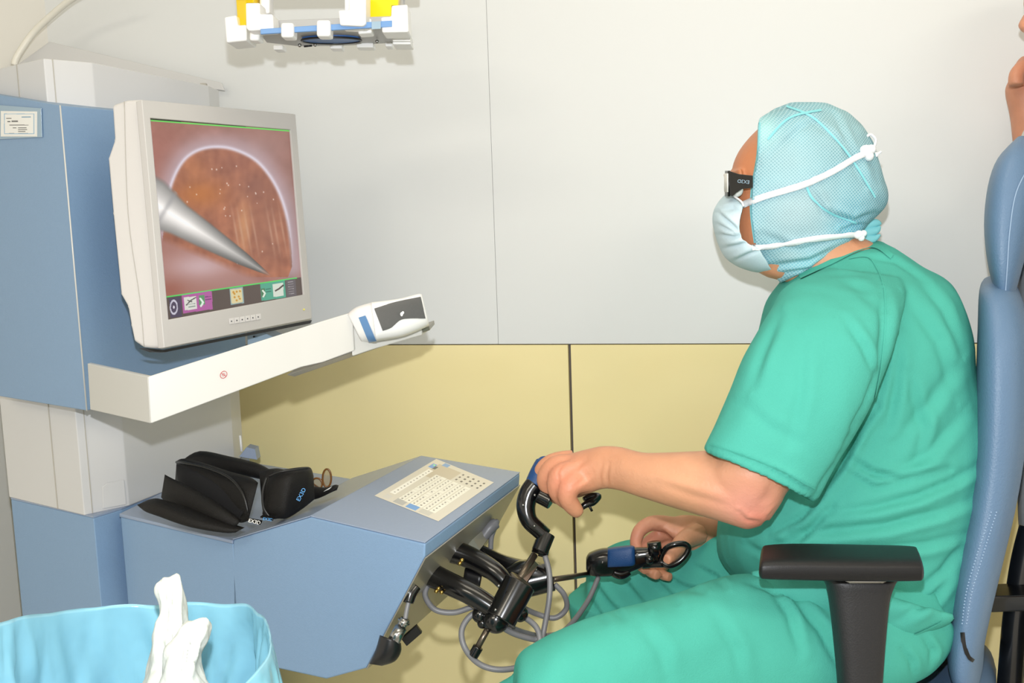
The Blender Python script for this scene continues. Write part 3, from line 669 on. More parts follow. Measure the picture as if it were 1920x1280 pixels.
    quad(500, 510, 12, 13.5, [50, 105, 90]); quad(500, 510, 17, 18.5, [50, 105, 90])
    quad(538, 557, 1, 33, [98, 90, 94])
    for k in range(6): quad(542, 553, 5 + k*4.4, 6 + k*4.4, [160, 152, 156])
    return c
spx = [(282, 221), (545, 243), (570, 552), (316, 599)]
picture('screen', [onm(x, y, .0006) for x, y in spx], spx, 330, 400, scr, attrmat('screen_picture', emit=.92, rough=.25, base=False), mon)
bx0 = [(429, 597), (439, 595.5), (449, 594), (459, 592.3), (469, 590.6), (479, 589)]
for i, (x, y) in enumerate(bx0):
    mk('menu_button', *extr([onm(x, y, .0042), onm(x + 9, y - 1.3, .0042), onm(x + 10, y + 9.5, .0042), onm(x + 1, y + 11, .0042)], sn * .0012), 'mon', mon, bevel=.0004, seg=1)
    b_ = mk('button_mark', *extr([onm(x + 4, y + 4, .0055), onm(x + 6, y + 3.7, .0055), onm(x + 6.3, y + 6, .0055), onm(x + 4.2, y + 6.3, .0055)], sn * .0002), 'ink', mon)
mk('power_light', *ball(onm(570, 580, .005), .0018, n=8), 'green_led', mon, smooth=True)
mk('housing_foot', *extr([onm(x, y, -.012) for x, y in ((270, 652), (308, 656), (585, 600), (582, 606), (310, 660), (290, 659))], -sn * .01), 'dark', mon)
mk('monitor_mount', *extr([P(300, 300, 1.62), P(440, 310, 1.78), P(455, 560, 1.76), P(330, 560, 1.62)], Vector((-.05, .14, 0))), 'darkgrey', mon)

# ================================================================== GLASSES CASES on the shelf
def shelfpt(x, y, h=0.): p = G(x, y, ZF + h); return p
def case_piece(name, rows, m, parent, ex=2.6, k=4): return mk(name, *loftpx(rows, k=k, n=24, ex=ex), m, parent, smooth=True)
cA = thing('glasses_case', 'open black zip case with flap spread out, left of the two on the shelf', 'case', G(400, 960, ZF))
case_piece('case_lid', [(257, 946, 262, 951, 1.50, .006), (285, 936, 275, 958, 1.49, .014), (310, 940, 300, 966, 1.48, .02), (380, 965, 360, 985, 1.46, .022), (440, 985, 420, 997, 1.45, .016), (458, 989, 442, 998, 1.445, .008)], 'case', cA)
case_piece('case_flap', [(309, 889, 302, 932, 1.53, .006), (325, 898, 315, 945, 1.52, .012), (360, 915, 345, 957, 1.50, .014), (410, 945, 395, 972, 1.47, .014), (452, 975, 440, 990, 1.455, .008)], 'case', cA)
case_piece('case_base', [(331, 864, 328, 905, 1.60, .012), (345, 860, 338, 925, 1.58, .026), (380, 868, 370, 945, 1.56, .034), (430, 885, 415, 968, 1.53, .036), (468, 895, 450, 978, 1.50, .028), (484, 905, 466, 975, 1.485, .014)], 'case', cA)
case_piece('case_lining', [(331, 870, 332, 895, 1.575, .01), (352, 876, 345, 918, 1.553, .014), (400, 900, 385, 940, 1.52, .014), (440, 930, 425, 960, 1.495, .010), (462, 950, 450, 970, 1.48, .008)], 'case_in', cA)
case_piece('case_back', [(342, 862, 345, 868, 1.66, .01), (375, 846, 372, 872, 1.65, .02), (430, 856, 428, 885, 1.62, .024), (480, 868, 478, 895, 1.6, .02), (505, 880, 500, 900, 1.59, .012)], 'case', cA)
mk('zipper', *tpx([(331, 866, 1.575), (348, 868, 1.545), (390, 878, 1.525), (430, 896, 1.50), (455, 925, 1.475), (465, 960, 1.47)], .0022, n=6), 'zipper', cA, smooth=True)
cB = thing('glasses_case', 'black faceted zip case with a printed logo, right of the two on the shelf', 'case', G(520, 950, ZF))
case_piece('case_lid', [(486, 886, 492, 955, 1.50, .01), (500, 880, 500, 968, 1.49, .022), (520, 878, 515, 972, 1.50, .03), (541, 882, 530, 968, 1.52, .02)], 'case', cB, ex=2.4)
lb = case_piece('case_base', [(505, 893, 492, 962, 1.475, .012), (518, 884, 498, 967, 1.47, .02), (540, 880, 530, 970, 1.47, .03), (565, 877, 545, 966, 1.485, .03), (582, 878, 570, 950, 1.50, .026), (588, 892, 590, 935, 1.51, .012)], 'case', cB, ex=3.2)
mk('zipper', *tpx([(500, 895, 1.452), (493, 920, 1.45), (494, 950, 1.45), (505, 968, 1.45)], .002, n=6), 'zipper', cB, smooth=True)
mk('zipper', *tpx([(505, 893, 1.455), (525, 884, 1.445), (555, 880, 1.455), (578, 877, 1.475)], .0018, n=6), 'zipper', cB, smooth=True)
text('case_logo', 'EX3D', .0085, P(565, 927, 1.443), P(572, 915, 1.45) - P(560, 938, 1.445), P(560, 925, 1.45) - P(570, 930, 1.45), 'bluep', cB)
tA = mk('zip_tag', *extr([P(462, 975, 1.44), P(466, 972, 1.45), P(492, 977, 1.45), P(488, 984, 1.43)], Vector((0, 0, .0015))), 'case', cA)
text('tag_print', 'EX3D', .0075, P(477, 978, 1.432), P(490, 981, 1.43) - P(464, 975, 1.43), Vector((0, .4, 1)), 'paper', cA)
mk('zip_tag', *extr([P(488, 970, 1.44), P(492, 967, 1.45), P(514, 969, 1.45), P(512, 976, 1.43)], Vector((0, 0, .0015))), 'case', cB)
text('tag_print', 'EX3D', .006, P(502, 973.5, 1.432), P(515, 975, 1.43) - P(490, 972, 1.43), Vector((0, .4, 1)), 'bluep', cB)
cC = mk('glasses_pouch', *loftpx([(570, 905, 572, 935, 1.58, .014), (590, 912, 588, 936, 1.56, .018), (612, 914, 605, 930, 1.55, .018), (628, 909, 622, 922, 1.54, .014), (635, 910, 632, 918, 1.54, .008)], n=20), 'case', None, smooth=True)
tag(cC, 'small black pouch with white mark at the right end of the shelf', 'pouch')
mk('white_mark', *extr([P(607, 921, 1.53), P(611, 918, 1.528), P(623, 911, 1.525), P(618, 916, 1.527)], Vector((0, -.002, 0))), 'paper', cC)
gl = thing('eyeglasses', 'tortoiseshell spectacles propped behind the black case on the shelf', 'glasses', G(605, 925, ZF))
def oval(cx, cy, rx_, ry_, d, tl=0, n=16): return [P(cx + rx_*math.cos(t) + tl*math.sin(t), cy + ry_*math.sin(t), d) for t in np.linspace(0, 2*math.pi, n + 1)[:-1]]
for cx, cy, a, b in ((613, 896, 8, 17), (594, 907, 10, 11)):
    ov = oval(cx, cy, a, b, 1.60); mk('frame_rim', *tube(ov, .0017, n=6, k=2, closed=True), 'tort', gl, smooth=True)
    mk('lens', *extr(oval(cx, cy, a - 1, b - 1, 1.60), Vector((0, .0012, 0))), 'lens', gl)
mk('frame_bridge', *tpx([(602, 903, 1.60), (604, 898, 1.60), (606, 902, 1.60)], .0014, n=6), 'tort', gl, smooth=True)
mk('temple', *tpx([(585, 905, 1.60), (600, 915, 1.57), (620, 920, 1.55)], .0014, n=6), 'tort', gl, smooth=True)

# ================================================================== OVERHEAD UNIT
oh = thing('ceiling_unit', 'white and yellow framed unit hanging above, with blue base plate', 'medical unit', P(600, 80, 1.6))
dd = 1.52
def bxp(name, x0, y0, x1, y1, d, dep, m, bev=.004): return mk(name, *extr([P(x0, y1, d), P(x1, y1, d), P(x1, y0, d), P(x0, y0, d)], Vector((0, dep, 0))), m, oh, bevel=bev, seg=2)
zpl = P(600, 62, 1.52).z
def gz(x, y): return G(x, y, zpl)
# base plate: horizontal board seen from slightly below
pl = [P(492, 62, 1.50), P(505, 55, 1.47), P(735, 44, 1.47), P(755, 56, 1.5), P(750, 78, 1.74), P(560, 88, 1.76), P(505, 80, 1.74)]
zc = P(610, 52, 1.47).z
pb = [G(x, y, zc) for x, y in ((486, 62), (505, 59), (735, 50), (754, 60), (746, 80), (640, 86), (560, 87), (500, 80))]
mk('base_plate', *prism(pb, [p + Vector((0, 0, .016)) for p in pb]), 'lamp_grey', oh, bevel=.001)
mk('blue_rim', *extr([P(488, 64, 1.438), P(735, 50, 1.438), P(735, 38, 1.438), P(488, 54, 1.438)], Vector((0, .006, 0))), 'lamp_blue', oh, bevel=.001)
ell = lambda a, b: [G(621 + a*math.cos(t), 71 + b*math.sin(t), zc) for t in np.linspace(0, 2*math.pi, 33)[:-1]]
mk('port_ring', *up(ell(55, 5.6), zc - .004, zc + .002), 'hole', oh)
mk('port_rim', *tube([p + Vector((0, 0, -.004)) for p in ell(56, 6)], .0018, n=6, k=1, closed=True), 'dark', oh, smooth=True)
# L-shaped bumpers
def Lb(pts, d, dep): return mk('bumper', *extr([P(x, y, d) for x, y in pts], Vector((0, dep, 0))), 'white', oh, bevel=.003, seg=2)
Lb([(420, 32), (443, 28), (446, 47), (462, 46), (463, 76), (424, 80)], 1.50, .06)
Lb([(460, 5), (487, 5), (487, 26), (511, 26), (513, 55), (466, 58), (461, 52)], 1.44, .04)
Lb([(634, 19), (654, 18), (654, -30), (686, -30), (686, 45), (680, 49), (637, 47)], 1.43, .05)
Lb([(734, 10), (764, 8), (766, 60), (716, 61), (714, 32), (733, 31)], 1.44, .05)
Lb([(672, 35), (696, 34), (697, 62), (671, 64)], 1.47, .03)
bxp('bumper', 526, 42, 550, 70, 1.43, .03, 'white'); bxp('bumper', 593, 37, 619, 68, 1.43, .03, 'white')
bxp('bumper', 467, 58, 486, 76, 1.47, .03, 'white')
for i in range(4): bxp('bumper_fin', 736, 60 + i*6, 768 + i*.7, 65 + i*6, 1.5 + i*.01, .05, 'white', .0015)
for x0, x1, y in ((618, 641, 82), (668, 700, 80), (722, 735, 78), (512, 530, 84)): bxp('lower_bumper', x0, y, x1, y + 9, 1.6, .03, 'white', .002)
mk('side_panel', *extr([P(440, -40, 1.54), P(475, -40, 1.5), P(475, 5, 1.5), P(461, 5, 1.5), P(461, 47, 1.5), P(446, 48, 1.52)], Vector((0, .05, 0))), 'yellow', oh, bevel=.001)
mk('side_panel', *extr([P(688, -40, 1.5), P(750, -40, 1.5), P(746, 10, 1.5), P(734, 10, 1.5), P(733, 32, 1.5), P(714, 33, 1.5), P(714, 38, 1.5), P(690, 36, 1.5)], Vector((0, .02, 0))), 'yellow', oh, bevel=.001)
bxp('upright', 486, -60, 505, 26, 1.52, .03, 'white'); bxp('upright', 646, -60, 656, 20, 1.5, .03, 'white', .002)
bxp('upright', 746, -60, 756, 12, 1.53, .03, 'lamp_grey', .002)
bxp('hanging_arm', 560, -200, 640, -60, 1.55, .1, 'white'); bxp('top_frame', 430, -90, 765, -60, 1.5, .2, 'white')
for x, y in ((562, 85), (591, 84), (707, 78)): mk('screw', *ball(P(x, y, 1.57), .0032, n=8), 'steel', oh, smooth=True)
mk('latch_bar', *cyl(P(570, 87, 1.57), P(585, 85.5, 1.57), .0016), 'dark', oh, smooth=True)
mk('label_patch', *extr([P(697, 41, 1.437), P(714, 40, 1.437), P(714, 54, 1.437), P(697, 55, 1.437)], Vector((0, -.001, 0))), 'sleeve', oh)

# ================================================================== CHAIR
ch = thing('office_chair', 'blue leather high-backed chair with black armrests under the seated man', 'chair', Vector((P(1700, 1200, 1.45).x, P(1700, 1200, 1.45).y, 0)))
def slab(name, rows, halfw, dmid, m, parent, k=4, n=32, ex=4):
    """rows: front edge (px,py), rear edge (px,py) of the side view; swept across the depth half width"""
    R = []
    for r in crom(rows, k):
        a, b = P(r[0], r[1], dmid), P(r[2], r[3], dmid); c = (a + b) / 2; e = (b - a) / 2; hw = r[4] if len(r) > 4 else halfw; h = Vector((.45, .893, 0)) * hw; ring = []
        for j in range(n):
            t = 2*math.pi*j/n; cs, sn_ = math.cos(t), math.sin(t); cs = math.copysign(abs(cs) ** (2/2.3), cs); sn_ = math.copysign(abs(sn_) ** (2/ex), sn_); ring.append(c + e * cs + h * sn_)
        R.append(ring)
    return mk(name, *rings(R), m, parent, smooth=True)
br = slab('backrest', [(1843, 528, 1872, 520, .10), (1836, 545, 1905, 535, .16), (1834, 600, 1925, 590, .2), (1832, 660, 1930, 650, .215), (1830, 740, 1928, 740, .22), (1826, 820, 1918, 830, .22), (1815, 900, 1903, 915, .22), (1796, 1000, 1878, 1020, .22), (1785, 1080, 1860, 1095, .22), (1780, 1150, 1848, 1155, .215), (1785, 1190, 1846, 1190, .2), (1800, 1222, 1838, 1220, .16), (1815, 1236, 1826, 1236, .1)], .22, 1.50, 'leather', ch)
hd_ = slab('headrest', [(1905, 262, 1925, 262, .09), (1870, 300, 1940, 290, .13), (1852, 350, 1945, 345, .15), (1845, 420, 1935, 420, .155), (1852, 490, 1915, 500, .15), (1866, 545, 1900, 550, .13), (1878, 572, 1888, 574, .1)], .15, 1.50, 'leather', ch)
bt = bvh(br.data); ht = bvh(hd_.data)
def dots(tree, pts, r, step=9):
    A = crom(pts, 8)[:, :2]; s = np.r_[0, np.cumsum(np.hypot(*np.diff(A, axis=0).T))]; out = []
    for q in np.arange(0, s[-1], step):
        h = hit(tree, np.interp(q, s, A[:, 0]), np.interp(q, s, A[:, 1]), .0003)
        if h is not None: out.append(ball(h, r, n=4))
    return merge(*out)
V = dots(bt, [(1858, 960), (1832, 1040), (1812, 1110), (1804, 1170)], .0011, 6)
V2 = dots(bt, [(1868, 960), (1843, 1040), (1822, 1110), (1812, 1170)], .0011, 6)
o = mk('stitching', *merge(V, V2), 'stitch', ch); o['kind'] = 'stuff'
sv = ribbon(bt, [(1805, 1185), (1808, 1210), (1815, 1230), (1824, 1238)], 7, .0015); mk('zip_end', *sv, 'dark', ch, smooth=True)
sv = ribbon(ht, [(1935, 300), (1905, 360), (1893, 430), (1888, 500), (1884, 560)], 2, .0008); mk('headrest_seam', *sv, 'stitch', ch, smooth=True)
# seat
sr = []
for d, hx0 in ((1.27, 1), (1.30, 1), (1.5, 1), (1.7, 1), (1.73, 1)): pass
mk('seat', *loftpx([(1180, 1330, 1180, 1400, 1.5, .18), (1230, 1310, 1220, 1410, 1.5, .22), (1500, 1300, 1500, 1420, 1.5, .24), (1700, 1268, 1700, 1420, 1.5, .24), (1790, 1236, 1800, 1400, 1.48, .22), (1850, 1258, 1850, 1380, 1.48, .2), (1868, 1300, 1868, 1360, 1.48, .16)], n=36, ex=3.6), 'leather', ch, smooth=True)
AD = 1.20
pad = [(1424, 1045, 1424, 1060, AD, .02), (1427, 1026, 1428, 1078, AD, .034), (1440, 1020, 1440, 1084, AD, .038), (1500, 1018, 1500, 1087, AD, .04), (1620, 1020, 1620, 1089, AD, .04), (1710, 1022, 1710, 1088, AD, .038), (1724, 1028, 1724, 1082, AD, .034), (1729, 1045, 1729, 1068, AD, .02)]
def armrest(dd, sc_):
    rows = []
    for r in pad:
        a, b = P(r[0], r[1], AD), P(r[2], r[3], AD)
        rows.append((a, b, r[5]))
    off = Vector((.4, .917, 0)) * (dd - AD); R = []
    A = crom([tuple(a) + tuple(b) + (w,) for a, b, w in rows], 4)
    for r in A:
        a, b = Vector(r[:3]) + off, Vector(r[3:6]) + off; zt = max(a.z, b.z) - .008; zb = zt - (a - b).length * .64; c = Vector(((a.x+b.x)/2, (a.y+b.y)/2, (zt+zb)/2)); n = 28; ring = []
        for j in range(n):
            t = 2*math.pi*j/n; cs, sn_ = math.cos(t), math.sin(t); cs = math.copysign(abs(cs) ** .55, cs); sn_ = math.copysign(abs(sn_) ** .55, sn_)
            ring.append(c + Vector((.29 * r[6] * cs, .957 * r[6] * cs, 0)) + Vector((0, 0, (zt - zb) / 2 * sn_)))
        R.append(ring)
    a = mk('armrest', *rings(R), 'rubber', ch, smooth=True)
    pr = [(1545, 1087, 1682, 1088, AD + .02, .018), (1552, 1098, 1674, 1098, AD + .02, .024), (1558, 1130, 1664, 1130, AD + .02, .024), (1566, 1200, 1657, 1200, AD + .02, .024), (1574, 1290, 1650, 1290, AD + .02, .024), (1580, 1420, 1640, 1420, AD + .02, .024)]
    V, F = loftpx(pr, n=24, ex=3); V = [v + off for v in V]; mk('armrest_post', V, F, 'post', ch, smooth=True)
    V, F = loftpx([(1560, 1084, 1672, 1084, AD + .018, .022), (1566, 1093, 1664, 1093, AD + .018, .026)], n=24, k=1); V = [v + off for v in V]; mk('post_collar', V, F, 'steel', ch, smooth=True)
armrest(AD, 1); armrest(AD + .56, 1)
mk('back_bar', *box(P(1905, 1122, 1.50), Vector((.05, 0, 0)), Vector((0, .02, 0)), Vector((0, 0, .013))), 'black', ch, bevel=.003)
mk('back_bar', *box(P(1905, 1107, 1.52), Vector((.05, 0, 0)), Vector((0, .02, 0)), Vector((0, 0, .005))), 'black', ch, bevel=.003)
mk('frame_post', *tpx([(1935, 990, 1.54), (1918, 1060, 1.54), (1904, 1160, 1.54), (1893, 1290, 1.54), (1880, 1420, 1.54)], .019, n=20), 'black', ch, smooth=True)
mk('frame_post', *tpx([(1935, 990, 1.66), (1922, 1060, 1.66), (1912, 1160, 1.66), (1906, 1290, 1.66), (1900, 1420, 1.66)], .012, n=16), 'steel', ch, smooth=True)
bx = P(1620, 1400, 1.5); bx.z = 0
mk('gas_column', *cyl(Vector((bx.x, bx.y, .1)), Vector((bx.x, bx.y, P(1500, 1415, 1.5).z)), .03), 'black', ch, smooth=True)
for k in range(5):
    t = k * 2*math.pi/5 + .3; e = Vector((bx.x + .3*math.cos(t), bx.y + .3*math.sin(t), .07)); mk('base_leg', *tube([Vector((bx.x, bx.y, .12)), Vector((bx.x, bx.y, .11)).lerp(e, .5), e], [.03, .025, .018]), 'black', ch, smooth=True)
    mk('castor', *cyl(e + Vector((-.02, 0, -.04)), e + Vector((.02, 0, -.04)), .03), 'black', ch, bevel=.003)
#PERSON
# ================================================================== SEATED PERSON
D0 = 1.52
head = [loftpx([(1500, 203, 1540, 203, D0, .02), (1462, 213, 1590, 215, D0, .05), (1432, 235, 1604, 245, D0, .066), (1404, 262, 1615, 280, D0, .072), (1384, 290, 1618, 320, D0, .075), (1374, 320, 1616, 360, D0, .074), (1378, 345, 1606, 395, D0, .072), (1374, 380, 1608, 425, D0, .069), (1372, 410, 1590, 450, D0, .064), (1376, 445, 1572, 480, D0, .056), (1392, 478, 1556, 505, D0, .046), (1415, 505, 1520, 530, D0, .032), (1440, 520, 1490, 532, D0, .016)], n=36, ex=2.3),
 loftpx([(1366, 352, 1376, 348, D0, .006), (1357, 372, 1385, 370, D0, .011), (1352, 392, 1390, 390, D0, .016), (1362, 404, 1390, 402, D0, .012)], n=14),
 loftpx([(1368, 425, 1390, 425, D0, .02), (1364, 438, 1392, 438, D0, .024), (1368, 448, 1392, 448, D0, .02)], n=14),
 loftpx([(1366, 322, 1380, 318, D0, .05), (1364, 330, 1385, 328, D0, .052), (1372, 340, 1385, 338, D0, .05)], n=16),
 tube([P(1540, 345, 1.455), P(1555, 360, 1.453), P(1552, 385, 1.455), P(1542, 400, 1.457)], [.008, .010, .009, .006], n=10, flat=.5),
 loftpx([(1455, 470, 1600, 440, D0, .055), (1470, 510, 1640, 460, D0, .06), (1480, 545, 1690, 500, D0, .075), (1480, 600, 1740, 560, D0, .12)], n=28)]
core = [loftpx([(1500, 560, 1740, 545, D0, .12), (1470, 640, 1770, 640, D0, .15), (1440, 760, 1790, 760, D0, .16), (1400, 900, 1800, 900, D0, .17), (1390, 1050, 1780, 1050, D0, .17), (1400, 1200, 1760, 1200, D0, .15)], n=28)]
# near (left) arm
armN = [loftpx([(1500, 590, 1640, 590, 1.33, .05), (1440, 700, 1600, 720, 1.28, .05), (1385, 800, 1545, 850, 1.27, .05), (1345, 862, 1478, 915, 1.27, .05), (1330, 880, 1462, 942, 1.275, .049), (1320, 900, 1440, 975, 1.285, .046)], n=32),
 loftpx([(1476, 905, 1428, 985, 1.275, .036), (1440, 880, 1402, 992, 1.28, .042), (1400, 858, 1380, 986, 1.285, .047), (1350, 845, 1350, 976, 1.295, .048), (1300, 846, 1300, 962, 1.31, .045), (1250, 848, 1240, 944, 1.33, .040), (1205, 848, 1196, 930, 1.35, .034), (1165, 838, 1158, 918, 1.375, .030), (1130, 836, 1130, 916, 1.395, .028), (1100, 842, 1102, 925, 1.41, .031), (1072, 850, 1080, 925, 1.42, .033), (1052, 862, 1062, 912, 1.425, .028)], n=32)]
def finger(pts, r): return tube([P(*p) for p in pts], r, n=12, k=5)
armN += [finger([(1105, 900, 1.40), (1072, 908, 1.388), (1064, 932, 1.388), (1078, 954, 1.395), (1086, 958, 1.40)], [.0165, .0165, .0145, .012, .010]),
 finger([(1085, 880, 1.40), (1050, 890, 1.400), (1044, 920, 1.405), (1064, 942, 1.415), (1072, 944, 1.42)], [.0155, .0155, .0138, .0115, .010]),
 finger([(1080, 868, 1.42), (1040, 872, 1.418), (1022, 900, 1.425), (1040, 928, 1.435), (1056, 934, 1.44)], [.0145, .0142, .0132, .012, .010]),
 finger([(1075, 858, 1.44), (1036, 864, 1.445), (1014, 884, 1.45), (1022, 914, 1.462), (1040, 922, 1.468)], [.0125, .012, .011, .0098, .0085]),
 finger([(1115, 895, 1.43), (1088, 915, 1.455), (1062, 918, 1.475), (1042, 908, 1.48)], [.015, .0135, .0118, .009])]
# far (right) arm
armF = [loftpx([(1500, 600, 1640, 600, 1.70, .05), (1450, 720, 1560, 740, 1.75, .048), (1420, 860, 1520, 880, 1.76, .045), (1425, 980, 1500, 960, 1.74, .042), (1410, 1030, 1420, 930, 1.73, .042), (1340, 1045, 1370, 950, 1.70, .035), (1325, 1040, 1330, 968, 1.68, .028), (1300, 1035, 1285, 965, 1.665, .026), (1275, 1020, 1250, 972, 1.66, .022), (1262, 1010, 1232, 975, 1.66, .018)], n=28)]
armF += [finger([(1262, 985, 1.66), (1225, 980, 1.655), (1200, 994, 1.645), (1192, 1018, 1.635), (1198, 1035, 1.62)], [.016, .0135, .012, .0105, .009]),
 finger([(1275, 1000, 1.67), (1245, 1000, 1.675), (1212, 1020, 1.66), (1198, 1052, 1.63), (1212, 1069, 1.60)], [.015, .0125, .0112, .010, .0085]),
 finger([(1285, 1012, 1.67), (1262, 1015, 1.685), (1228, 1035, 1.67), (1216, 1066, 1.63), (1234, 1079, 1.60)], [.015, .0125, .0112, .010, .0085]),
 finger([(1292, 1025, 1.66), (1275, 1030, 1.68), (1252, 1050, 1.67), (1240, 1074, 1.63), (1257, 1082, 1.605)], [.014, .0115, .010, .009, .0078]),
 finger([(1310, 1000, 1.65), (1284, 1012, 1.615), (1268, 1030, 1.585), (1254, 1045, 1.562), (1248, 1049, 1.553)], [.019, .016, .0135, .0115, .009])]
legs = [loftpx([(1700, 1060, 1640, 1290, 1.40, .06), (1500, 1110, 1450, 1330, 1.38, .07), (1250, 1140, 1200, 1400, 1.32, .065), (1060, 1190, 1060, 1430, 1.25, .055)], n=20),
 loftpx([(1650, 1040, 1620, 1240, 1.62, .06), (1450, 1060, 1430, 1240, 1.68, .07), (1180, 1040, 1160, 1200, 1.76, .055)], n=20)]
bm_ = remesh(head + core + armN + armF + legs, .0028, smooth=5)
folds(bm_, [([(1142, 868), (1138, 890), (1140, 915)], 5, .0009), ([(1130, 866), (1124, 890), (1128, 918)], 5, .0007), ([(1100, 862), (1080, 876), (1062, 884)], 7, .0011), ([(1110, 885), (1092, 900), (1078, 912)], 6, .0009), ([(1058, 868), (1046, 884), (1048, 905)], 4, .0009),
 ([(1230, 905), (1300, 930), (1370, 950)], 12, .0012), ([(1180, 870), (1260, 880), (1330, 900)], 16, .0012), ([(1236, 990), (1250, 1005), (1262, 1015)], 4, .0009), ([(1225, 992), (1222, 1004), (1214, 1012)], 3, .0008), ([(1385, 960), (1400, 975), (1425, 978)], 6, .0012), ([(1450, 905), (1440, 930), (1420, 950)], 14, .0014)])
co, no = getco(bm_), getno(bm_); px, py, z = npproj(co)
c = np.tile(np.array(lin((205, 146, 112))), (len(co), 1))
nz = np.array([noise.fractal(Vector(v) * 30, 1, 2, 3) for v in co])
c *= (1 + .10 * nz)[:, None]
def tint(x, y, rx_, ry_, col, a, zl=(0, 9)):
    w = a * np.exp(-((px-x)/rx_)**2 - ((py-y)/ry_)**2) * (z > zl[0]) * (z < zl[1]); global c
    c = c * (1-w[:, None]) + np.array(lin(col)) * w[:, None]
tint(1400, 950, 70, 60, (222, 150, 135), .75); tint(1420, 985, 40, 25, (208, 110, 92), .6); tint(1250, 890, 120, 40, (222, 170, 135), .4)
tint(1060, 900, 45, 45, (215, 128, 105), .55); tint(1200, 1010, 60, 45, (214, 138, 118), .6, (1.55, 9)); tint(1400, 290, 60, 80, (196, 122, 78), .8); tint(1400, 410, 30, 80, (200, 125, 85), .8)
a = bm_.color_attributes.new('col', 'FLOAT_COLOR', 'POINT'); a.data.foreach_set('color', np.hstack([np.clip(c, 0, 1), np.ones((len(c), 1))]).astype(np.float32).ravel())
pb_ = P(1600, 1200, 1.5); pb_.z = .1
man = meshobj('person', bm_, attrmat('skin', rough=.5, bump=.5, bscale=220, sss=.08), None, loc=tuple(pb_))
tag(man, 'person in green scrubs, cap, mask and dark glasses seated at the console gripping both handles', 'person')
MO = Vector(pb_)
# eye, brow on the near side
mk('eye', *ball(P(1381, 357, 1.472), .010, n=10), 'paper', man, smooth=True)

# ---- shirt
torso = loftpx([(1590, 452, 1650, 452, 1.55, .03), (1560, 468, 1668, 462, D0, .06), (1500, 500, 1706, 492, D0, .095), (1465, 535, 1762, 532, D0, .135), (1440, 575, 1780, 575, D0, .165), (1425, 640, 1792, 640, D0, .185), (1400, 705, 1800, 700, D0, .19), (1385, 770, 1822, 770, D0, .19), (1378, 835, 1848, 838, D0, .195), (1372, 885, 1842, 888, D0, .2), (1362, 925, 1828, 925, D0, .205), (1352, 985, 1826, 965, D0, .21), (1356, 1040, 1814, 1010, D0, .21), (1380, 1078, 1802, 1060, D0, .205), (1420, 1110, 1797, 1110, D0, .2), (1450, 1150, 1792, 1158, D0, .195), (1480, 1190, 1770, 1180, D0, .18)], n=44, ex=2.3)
slN = loftpx([(1560, 500, 1680, 520, 1.42, .05), (1490, 530, 1690, 560, 1.37, .08), (1445, 585, 1675, 610, 1.325, .085), (1398, 668, 1648, 700, 1.295, .082), (1376, 730, 1612, 780, 1.28, .08), (1350, 788, 1572, 850, 1.272, .076), (1332, 820, 1545, 896, 1.27, .072), (1321, 843, 1523, 934, 1.27, .070),
   (1331, 849, 1512, 930, 1.27, .064), (1345, 838, 1514, 905, 1.27, .058), (1362, 815, 1525, 872, 1.272, .056)], k=3, n=36, ex=2.2)
slF = loftpx([(1480, 540, 1600, 540, 1.62, .06), (1440, 600, 1580, 620, 1.70, .075), (1402, 660, 1560, 690, 1.74, .075), (1385, 690, 1540, 740, 1.75, .07), (1380, 715, 1530, 780, 1.75, .065)], k=3, n=30)
tail = loftpx([(1400, 1070, 1560, 1060, 1.33, .02), (1425, 1105, 1620, 1090, 1.31, .03), (1462, 1138, 1700, 1125, 1.30, .03), (1488, 1164, 1788, 1150, 1.305, .03), (1580, 1200, 1775, 1172, 1.31, .026), (1630, 1216, 1720, 1196, 1.315, .018)], n=24)
sh = remesh([torso, slN, slF, tail], .0045, smooth=6)
ruffle(sh, 9, .006, (1, 1, 1)); ruffle(sh, 26, .0022, (1, 1, .5))
